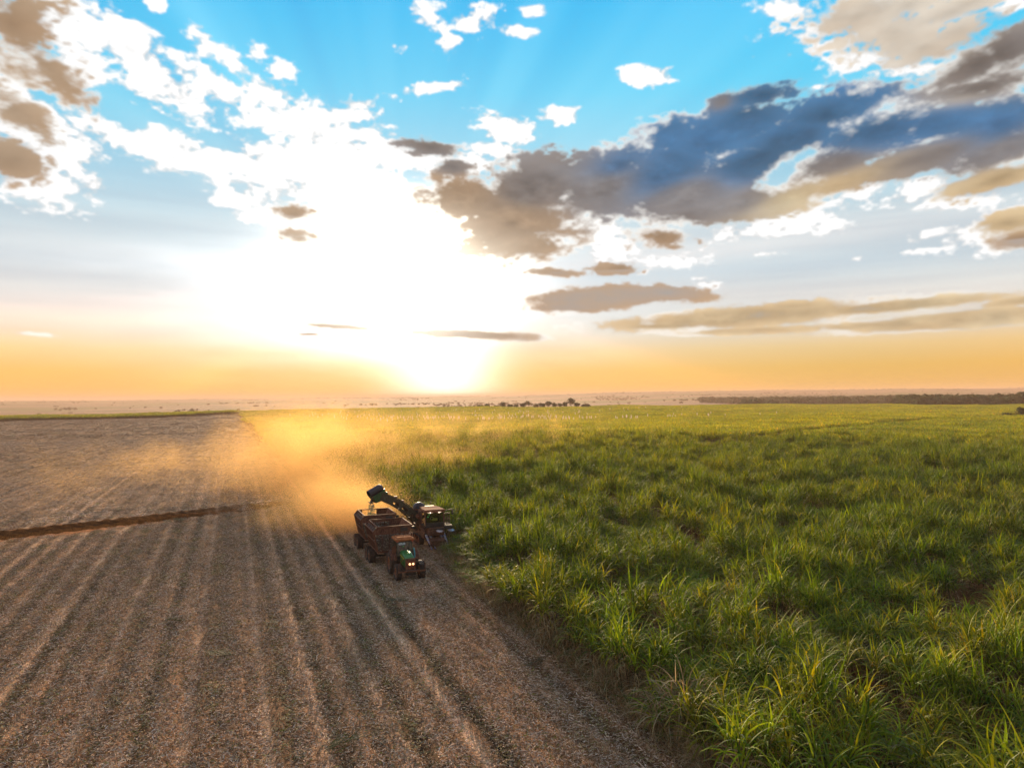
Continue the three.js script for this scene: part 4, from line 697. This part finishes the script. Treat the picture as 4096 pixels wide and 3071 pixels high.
  { const outer = [[0.36, 0.95], [0.4, 0.95], [0.4, -0.2], [0.37, -0.38], [0.28, -0.5], [0.14, -0.57], [0.001, -0.59]].map((p) => new THREE.Vector2(...p)); hd.geometry = clean(new THREE.LatheGeometry(outer, 28)); hd.material.side = THREE.DoubleSide; hd.position.set(-4.95, 5.38, -1.02); hd.rotation.set(0, 0.27, Math.PI / 2 + 0.42); }
  part('hood_ring', at(new THREE.CylinderGeometry(0.46, 0.46, 0.06, 26), -4.88, 5.1, -1.04, 0, 0.27, 0.42), M.darkGreen, E);
  part('hood_motor', [rbx(0.26, 0.2, 0.3, 0.04, -4.33, 5.28, -1.16, 0, 0, 0.4)], M.green, E);
  part('bin_flap', [slab([[-5.62, 4.18, -1.3], [-5.62, 4.18, -0.62], [-5.34, 4.75, -0.62], [-5.34, 4.75, -1.3]], 0.06), bar([-5.45, 5.0, -0.7], [-5.5, 4.6, -0.7], 0.05)], M.dark, E);
  part('guard_sheet', [slab([[-3.75, 4.98, -1.75], [-3.75, 4.98, -1.0], [-4.3, 5.2, -0.85], [-4.3, 5.2, -1.6]], 0.03)], M.pinkRoof, E);
  part('turntable', [cyl(0.55, 0.6, 0.3, 20, -0.4, 0.95, -2.2), rbx(0.8, 0.7, 0.9, 0.08, -0.45, 1.2, -2.3)], M.machine, E);
  tag(H, 'dusty sugarcane harvester with lit cab lights and raised elevator arm at the crop edge', 'cane harvester');

  const r = rng(12), drop = []; for (let i = 0; i < 110; i++) { const f = r(); drop.push({ x: toX(12.0 + (r() - 0.5) * (0.25 + 0.5 * f), 67.0 + (r() - 0.5) * 0.6), y: mix(4.3, 2.7, f), z: toZ(12.0 + (r() - 0.5) * (0.25 + 0.5 * f), 67.0 + (r() - 0.5) * 0.6), rx: r() * 6, ry: r() * 6, rz: r() * 6, s: 0.9 + 0.4 * r(), c: [[0.42, 0.38, 0.22], [0.3, 0.26, 0.16], [0.34, 0.36, 0.12]][(r() * 3) | 0] }); }
  const o = stuff('falling_billets', 'cane billets falling from the elevator into the rear trailer', 'cane billets');
  instanced('billets', billet, billetMat, drop, o);
}

// ---------------------------------------------------------------- far land, trees and woods
const polar = (az, d) => [Math.sin(az * D2R) * d, -Math.cos(az * D2R) * d];
function landHeight(az, d) {  // the far side of the valley: it rises to a long low ridge
  const ridge = polyAt([[-70, 16], [-36, 15], [-20, 17], [-8, 20], [0, 24], [4, 36], [8, 46], [16, 50], [36, 46], [70, 40]], az);
  const t = sstep(1700, 6500, d), n = fbm(az / 5 + 20, d / 1400, 5, 3) - 0.5;
  return mix(-20 + 14 * sstep(8, 16, az), ridge, t * t * 0.35 + t * 0.65) + n * mix(4, 16, t) - 60 * sstep(7200, 9000, d);
}
{
  const az0 = -62, az1 = 62, na = 320, ds = []; for (let d = 1150; d < 9200; d *= 1.028) ds.push(d);
  const pos = [], col = [], idx = [];
  ds.forEach((d, j) => { for (let i = 0; i <= na; i++) {
    const az = mix(az0, az1, i / na), [x, z] = polar(az, d); pos.push(x, landHeight(az, d), z);
    const f = h3(Math.floor(x / 420 + n2(z / 900, 3) * 1.2), Math.floor(z / 300 + n2(x / 800, 5)), 4), k = 0.85 + 0.3 * n2(x / 90, z / 90);
    const c = f < 0.3 ? [0.2, 0.12, 0.07] : f < 0.5 ? [0.09, 0.1, 0.03] : f < 0.7 ? [0.15, 0.11, 0.06] : f < 0.85 ? [0.06, 0.07, 0.03] : [0.26, 0.15, 0.09];
    col.push(c[0] * k, c[1] * k, c[2] * k);
    if (i < na && j < ds.length - 1) { const q = j * (na + 1) + i; idx.push(q, q + 1, q + na + 1, q + 1, q + na + 2, q + na + 1); }
  } });
  const g = new THREE.BufferGeometry(); g.setAttribute('position', new THREE.Float32BufferAttribute(pos, 3)); g.setAttribute('color', new THREE.Float32BufferAttribute(col, 3)); g.setIndex(idx); g.computeVertexNormals();
  const m = new THREE.Mesh(g, new THREE.MeshPhysicalMaterial({ vertexColors: true, roughness: 1, specularIntensity: 0.05 })); m.name = 'hills'; m.receiveShadow = true;
  tag(m, 'low hazy hills of fields on the horizon', 'hills', null, 'structure');
}
const crownMat = new THREE.MeshPhysicalMaterial({ vertexColors: true, roughness: 0.9, transmission: 0.25, thickness: 0, specularIntensity: 0.3 }), barkMat = new THREE.MeshStandardMaterial({ color: rgb(0.09, 0.065, 0.045), roughness: 0.95 });
function crown(seed, R, h0, h1, lobes, leaf, n) {  // leaf faces through a few lobes, with gaps
  const r = rng(seed), list = [], L = Array.from({ length: lobes }, () => { const a = r() * 6.283, d = R * 0.6 * Math.sqrt(r()); return [Math.cos(a) * d, mix(h0 + 0.25 * (h1 - h0), h1 - 0.3 * (h1 - h0), r()), Math.sin(a) * d, R * (0.35 + 0.3 * r())]; });
  for (let i = 0; i < n; i++) {
    const l = L[(r() * lobes) | 0], a = r() * 6.283, b = Math.acos(2 * r() - 1), q = l[3] * Math.pow(r(), 0.4), x = l[0] + Math.sin(b) * Math.cos(a) * q, y = Math.max(h0 * 0.8, l[1] + Math.cos(b) * q * 0.8), z = l[2] + Math.sin(b) * Math.sin(a) * q, k = 0.7 + 0.6 * r();
    const t = r() * 6.283, s = leaf * (0.6 + 0.8 * r()), e = (r() - 0.5) * 2;
    list.push({ p: [[x, y, z], [x + Math.cos(t) * s * 0.5, y + e * s * 0.3, z + Math.sin(t) * s * 0.5], [x + Math.cos(t) * s, y + e * s * 0.5 - 0.1 * s, z + Math.sin(t) * s]], w: [s * 0.2, s * 0.35, 0], s: [-Math.sin(t) * 0.7, 0.7, Math.cos(t) * 0.7], c: [0.055 * k, 0.068 * k, 0.026 * k] });
  }
  return strips(list);
}
function trunk(seed, h, rad, spread) {
  const r = rng(seed), g = [tube([[0, -0.3, 0], [0.1 * rad, h * 0.4, 0.1], [0.2 * rad, h * 0.75, 0]], rad, 7, 6)];
  for (let i = 0; i < 4; i++) { const a = r() * 6.283; g.push(tube([[0.1 * rad, h * (0.35 + 0.1 * i), 0], [Math.cos(a) * spread * 0.5, h * (0.6 + 0.1 * r()), Math.sin(a) * spread * 0.5], [Math.cos(a) * spread, h * (0.75 + 0.15 * r()), Math.sin(a) * spread]], rad * 0.4, 5, 5)); }
  return mergeGeometries(g.map(clean));
}
const TREES = [0, 1, 2, 3].map((k) => ({ crown: crown(200 + k, [5, 4, 4.6, 3.4][k], [2.6, 2, 2.8, 1.2][k], [10.5, 8.5, 9.5, 6][k], [7, 6, 6, 5][k], 1.0, 520), trunk: trunk(220 + k, [9, 7.5, 8.4, 5][k], 0.26, 2.4) }));
function tree(az, d, k, s, label, name = 'tree') {
  const o = new THREE.Group(), [x, z] = polar(az, d), u = CT * x - ST * z, v = -ST * x - CT * z; o.name = name; o.position.set(x, d > 1100 ? landHeight(az, d) : height(u, v), z); o.rotation.y = az * 7 + d; o.scale.setScalar(s);
  for (const [n, g, m] of [['crown', TREES[k].crown, crownMat], ['trunk', TREES[k].trunk, barkMat]]) { const c = new THREE.Mesh(g, m); c.name = n; c.castShadow = c.receiveShadow = true; o.add(c); }
  return tag(o, label, name === 'bush' ? 'bush' : 'tree', name === 'bush' ? 'bushes at the end of the crop' : 'trees in the grove beyond the crop');
}
const GROVE = [  // the grove on the skyline of the crop, from its faint left end to its dark right end
  [-2.6, 3, 0.8, 'small faint tree at the left end of the grove on the crop skyline'], [-2.0, 1, 0.75, 'second faint tree from the left end of the skyline grove'], [-1.3, 3, 0.7, 'low faint tree left of the thin tall tree in the skyline grove'], [-0.75, 1, 0.98, 'thin tall tree standing above the left half of the skyline grove'],
  [-0.2, 3, 0.9, 'small tree just right of the thin tall tree in the skyline grove'], [0.35, 2, 0.72, 'low rounded tree left of the middle of the skyline grove'], [0.85, 1, 0.9, 'medium tree in the middle of the skyline grove'], [1.35, 0, 0.82, 'broad tree at the middle of the skyline grove with a loose crown'],
  [1.9, 3, 0.95, 'low tree left of the taller rounded crown in the skyline grove'], [2.45, 1, 0.9, 'tree just left of the taller rounded crown in the skyline grove'], [2.9, 2, 1.08, 'taller rounded crown in the dark right half of the skyline grove'], [3.4, 1, 0.9, 'tree just right of the taller rounded crown in the skyline grove'],
  [3.8, 2, 0.8, 'dark tree halfway between the two tallest crowns of the skyline grove'], [4.25, 1, 0.95, 'dark tree left of the tallest crown in the skyline grove'], [4.75, 0, 1.05, 'tallest broad dark crown near the right end of the skyline grove'], [5.2, 2, 0.85, 'dark tree right of the tallest crown in the skyline grove'],
];
for (const [az, k, s, label] of GROVE) tree(az, 800 + (az * 37 % 17), k, s * 1.15, label);
tree(5.75, 795, 3, 1.0, 'small pale bush just right of the skyline grove', 'bush'); tree(6.05, 790, 3, 1.05, 'small dark bush standing apart at the right end of the skyline grove', 'bush');
tree(34.9, 455, 3, 0.7, 'lower dark bush at the right edge of the crop', 'bush'); tree(35.7, 450, 0, 0.7, 'taller dark bush at the far right edge of the crop', 'bush');
{
  const blobs = [0, 1, 2].map((k) => crown(300 + k, 6, 1, 9, 6, 2.2, 170)), r = rng(88);
  const wood = (name, label, list) => { const o = stuff(name, label, 'wood'); blobs.forEach((g, k) => { const l = list.filter((_, i) => i % 3 === k); if (l.length) instanced('crowns', g, crownMat, l, o); }); };
  const fill = (n, a0, a1, d0, d1, s0, s1, when) => { const l = []; for (let i = 0; i < n; i++) { const az = mix(a0, a1, r()), d = mix(d0, d1, r()); if (when && !when(az, d)) continue; const [x, z] = polar(az, d), u = CT * x - ST * z, v = -ST * x - CT * z; l.push({ x, y: d > 1150 ? landHeight(az, d) : height(u, v), z, ry: r() * 6.28, s: mix(s0, s1, r()), c: (() => { const b = 0.75 + 0.5 * r(); return [b, b, b]; })() }); } return l; };
  wood('near_wood', 'dark wood along the right end of the green crop', fill(420, 28.6, 40, 800, 980, 0.8, 1.75, (az, d) => d > 800 + (az < 30 ? (30 - az) * 60 : 0)));
  wood('valley_wood', 'blue hazy wood filling the valley behind the crop on the right', [...fill(2200, 15, 42, 1250, 2100, 0.8, 2.0, (az, d) => d > 1250 + 600 * sstep(20, 15, az) && n2(az / 2.5, d / 250) > 0.2), ...fill(60, 18.2, 20.2, 1050, 1150, 1, 1.6)]);
  wood('distant_woods', 'faint lines of trees on the hazy hills along the horizon', fill(9000, -42, 42, 1700, 6800, 0.55, 1.0, (az, d) => n3(az / 4 + 30, d / 380, 2) > 0.74 || (Math.abs(((d + 140 * Math.sin(az * 0.7)) % 800) - 400) < 16 && n2(az / 3, d / 500) > 0.4)));
}

// ---------------------------------------------------------------- flower plumes standing out of the crop
{
  const r = rng(15), blades = [];
  for (let i = 0; i < 22; i++) { const f = i / 22; blades.push(blade(r, 0, 0.5 + f * 0.62, 0, i * 2.4, 0.35 + 0.25 * r(), 0.3 * (1.2 - f), 0.7, 0.09, [0.85, 0.68, 0.56], 3)); }
  const plume = strips(blades), stem = new THREE.CylinderGeometry(0.012, 0.016, 3.0, 5).translate(0, -0.5, 0), stemMat = new THREE.MeshStandardMaterial({ color: rgb(0.25, 0.25, 0.08), roughness: 0.8 }), plumeMat = new THREE.MeshPhysicalMaterial({ vertexColors: true, roughness: 1, transmission: 0.5, thickness: 0 });
  const groups = [[80, 300, 22, 24, 60], [118, 300, 14, 18, 50], [60, 330, 22, 40, 24], [128, 262, 14, 12, 16], [150, 262, 8, 6, 12], [160, 380, 50, 60, 32], [70, 430, 40, 60, 22], [215, 290, 30, 20, 14], [250, 420, 60, 60, 10]];
  for (const [gu, gv, su, sv, n] of groups) for (let i = 0; i < n; i++) {
    const g = () => (r() + r() + r() - 1.5) * 1.3, u = gu + g() * su, v = gv + g() * sv, o = new THREE.Group(); if (u < polyAt(EDGE, v) + 6) continue;
    o.name = 'cane_plume'; o.position.set(toX(u, v), height(u, v) + 3.5 + 0.6 * r(), toZ(u, v)); o.rotation.set((r() - 0.5) * 0.3, r() * 6, (r() - 0.5) * 0.3); o.scale.setScalar(1.5 + 0.7 * r());
    for (const [k, q, m] of [['plume', plume, plumeMat], ['stem', stem, stemMat]]) { const c = new THREE.Mesh(q, m); c.name = k; c.castShadow = c.receiveShadow = true; o.add(c); }
    tag(o, 'pale pinkish flower plume standing above the green crop in the middle distance', 'flower plume', 'cane flower plumes above the crop');
  }
}

// ---------------------------------------------------------------- dead tussocks, fallen stalks and scraps along the edge
{
  const r = rng(23), list = [];
  for (let i = 0; i < 420; i++) { const a = r() * 6.283, c = STRAWS[(r() * 4) | 0], k = 0.6 + 0.5 * r(), d = 0.75 * Math.sqrt(r()); list.push(blade(r, Math.cos(a) * d, (1 - d) * 1.1 * r() + 0.3, Math.sin(a) * d, a + (r() - 0.5) * 3.4, 0.1 + 1.2 * r(), 0.7 + 0.7 * r(), 1.8 + 1.6 * r(), 0.018 + 0.012 * r(), [c[0] * k, c[1] * k, c[2] * k], 7)); }
  const dead = strips(list);
  const tussock = (u, v, s, h, label) => { const o = base('dead_cane_tussock', u, v, 0, r() * 6); part('dead_leaves', dead, dryMat, o); o.children[0].geometry = dead; o.scale.set(s, h, s); tag(o, label, 'dead tussock', 'dead brown tussocks at the crop edge'); };
  tussock(17.2, 25.0, 1.75, 1.75, 'large brown mound of drooping dead cane leaves at the near edge of the crop');
  tussock(16.6, 30.2, 0.8, 0.85, 'smaller brown tussock of dead leaves behind the large brown mound');
  tussock(16.5, 36.6, 0.85, 0.8, 'pale brown tussock of dead leaves halfway along the crop edge');
  tussock(16.6, 44.2, 0.8, 0.75, 'brown tussock of dead leaves nearest the tractor along the crop edge');
  tussock(16.5, 22.2, 1.0, 0.8, 'brown tussock of dead leaves in front of the large brown mound');
  const scraps = [], q = rng(29);
  for (let i = 0; i < 60; i++) scraps.push(blade(q, (q() - 0.5) * 1.2, 0.02 + 0.55 * q() * q(), (q() - 0.5) * 1.2, q() * 6.283, 0.5 + 1.1 * q(), 0.5 + 0.7 * q(), 0.8 * q(), 0.02 + 0.015 * q(), q() < 0.25 ? [0.1, 0.14, 0.03] : STRAWS[(q() * 4) | 0], 5));
  const g = strips(scraps), rows = []; for (let v = 18; v < 63; v += 0.5) for (let k = 0; k < 2; k++) { const u = polyAt(EDGE, v) - 0.35 + 1.1 * q(); rows.push({ x: toX(u, v), y: height(u, v) + 0.02, z: toZ(u, v), ry: q() * 6.283, s: 0.7 + 0.6 * q() }); }
  const o = stuff('edge_trash', 'tangle of fallen dead leaves along the foot of the standing cane', 'dead leaves'); instanced('dead_leaves', g, dryMat, rows, o);
  const greens = []; for (let i = 0; i < 60; i++) greens.push(blade(q, (q() - 0.5) * 1.4, 0.04, (q() - 0.5) * 0.5, (q() - 0.5) * 1.2, 1.0 + 0.5 * q(), 0.5 + 0.5 * q(), 0.9 * q(), 0.03, q() < 0.6 ? [0.05, 0.075, 0.015] : [0.15, 0.12, 0.05], 4));
  const gg = strips(greens);
  [[-3.6, 50, 'dark green scrap of leaves on the straw left of the middle track'], [3.9, 29.5, 'dark green scrap of leaves in the furrow near the bottom of the field'], [14.9, 34.6, 'green scrap of leaves on the straw beside the crop edge'], [-6.5, 28.2, 'green scrap of leaves at the near left of the straw field'], [10.6, 48.5, 'green scrap of leaves beside the bright wheel track'], [-0.6, 42.2, 'small dark scrap of leaves beside the middle wheel track'], [-6, 91, 'dark scrap of leaves on the straw near the bare earth bank']].forEach(([u, v, label]) => { const s = base('leaf_scrap', u, v, 0.04, q() * 6); part('leaves', gg, leafMat, s); s.children[0].geometry = gg; tag(s, label, 'leaf scrap', 'leaf scraps on the straw'); });
  [[16.0, 24.4, 0.5, 2.2, 'long bent dead stalk fallen from the crop edge at the bottom'], [15.9, 31.5, -0.6, 1.6, 'short dead stalk lying at the foot of the crop edge'], [15.6, 57.5, 0.9, 1.8, 'dead stalk lying near the front of the harvester']].forEach(([u, v, a, l, label]) => { const s = base('fallen_stalk', u, v, 0.06, a); part('stalk', [tube([[-l / 2, 0.0, 0], [-l / 6, 0.1, 0.1], [l / 5, 0.12, -0.05], [l / 2, 0.05, 0.12]], 0.018, 6, 14), tube([[l / 5, 0.12, -0.05], [l / 3, 0.2, 0.2], [l / 2, 0.08, 0.4]], 0.009, 5, 8)], new THREE.MeshStandardMaterial({ color: rgb(0.36, 0.22, 0.13), roughness: 0.85 }), s); tag(s, label, 'stalk', 'fallen stalks at the crop edge'); });
}

// ---------------------------------------------------------------- dust thrown up behind the machines, and haze
{
  const r = rng(47), g3 = () => (r() + r() + r() + r() - 2) * 1.0;
  const flakes = []; for (let i = 0; i < 1000; i++) { const a = r() * 6.283, b = (r() - 0.5) * 2.4, x = g3() * 1.7, y = g3() * 1.2, z = g3() * 1.7, s = 0.006 + 0.007 * r(); flakes.push({ p: [[x, y, z], [x + 2 * Math.cos(a) * s, y + 2 * Math.sin(b) * s, z + 2 * Math.sin(a) * s]], w: [s * 0.9, 0], s: [-Math.sin(a) * Math.cos(b), Math.sin(b), Math.cos(a) * Math.cos(b)], c: [1, 1, 1] }); }
  const puff = strips(flakes), mat = new THREE.MeshPhysicalMaterial({ color: rgb(0.98, 0.6, 0.22), roughness: 1, transmission: 0.9, thickness: 0, ior: 1.1, specularIntensity: 0 });
  const list = [];
  // [u, v, height, spread across, along, up, puffs]
  const CLOUD = [[7.5, 112, 3.2, 8, 14, 4.6, 1350], [11, 136, 5.4, 10, 20, 5.8, 1400], [19, 164, 6.5, 13, 28, 5.4, 1050], [38, 180, 4.5, 22, 32, 4.4, 620], [64, 200, 3.5, 34, 44, 3.8, 620], [-8, 150, 1.8, 22, 40, 2.4, 600], [10, 87, 1.2, 6, 10, 1.8, 1050], [12, 78, 1.2, 4, 6, 1.6, 380], [80, 300, 3.6, 60, 80, 4, 1300], [28, 120, 3.4, 14, 12, 2.4, 260]];
  for (const [u, v, h, su, sv, sh, n] of CLOUD) for (let i = 0; i < n; i++) {
    const uu = u + g3() * su, vv = v + g3() * sv, hh = h + g3() * sh; if (hh < 0.2) continue;
    if (fbm(uu / 5, vv / 6, hh / 2.8, 3) < 0.4 + 0.17 * r()) continue;
    list.push({ x: toX(uu, vv), y: hh, z: toZ(uu, vv), rx: r() * 6, ry: r() * 6, rz: r() * 6, s: 1.1 + 0.5 * r() });
  }
  const o = stuff('dust', 'orange backlit dust cloud drifting behind the harvester and trailers', 'dust');
  instanced('dust_puffs', puff, mat, list, o);
}
scene.fog = new THREE.FogExp2(new THREE.Color().setRGB(1, 0.66, 0.48), 0.00018);

renderer.render(scene, camera);
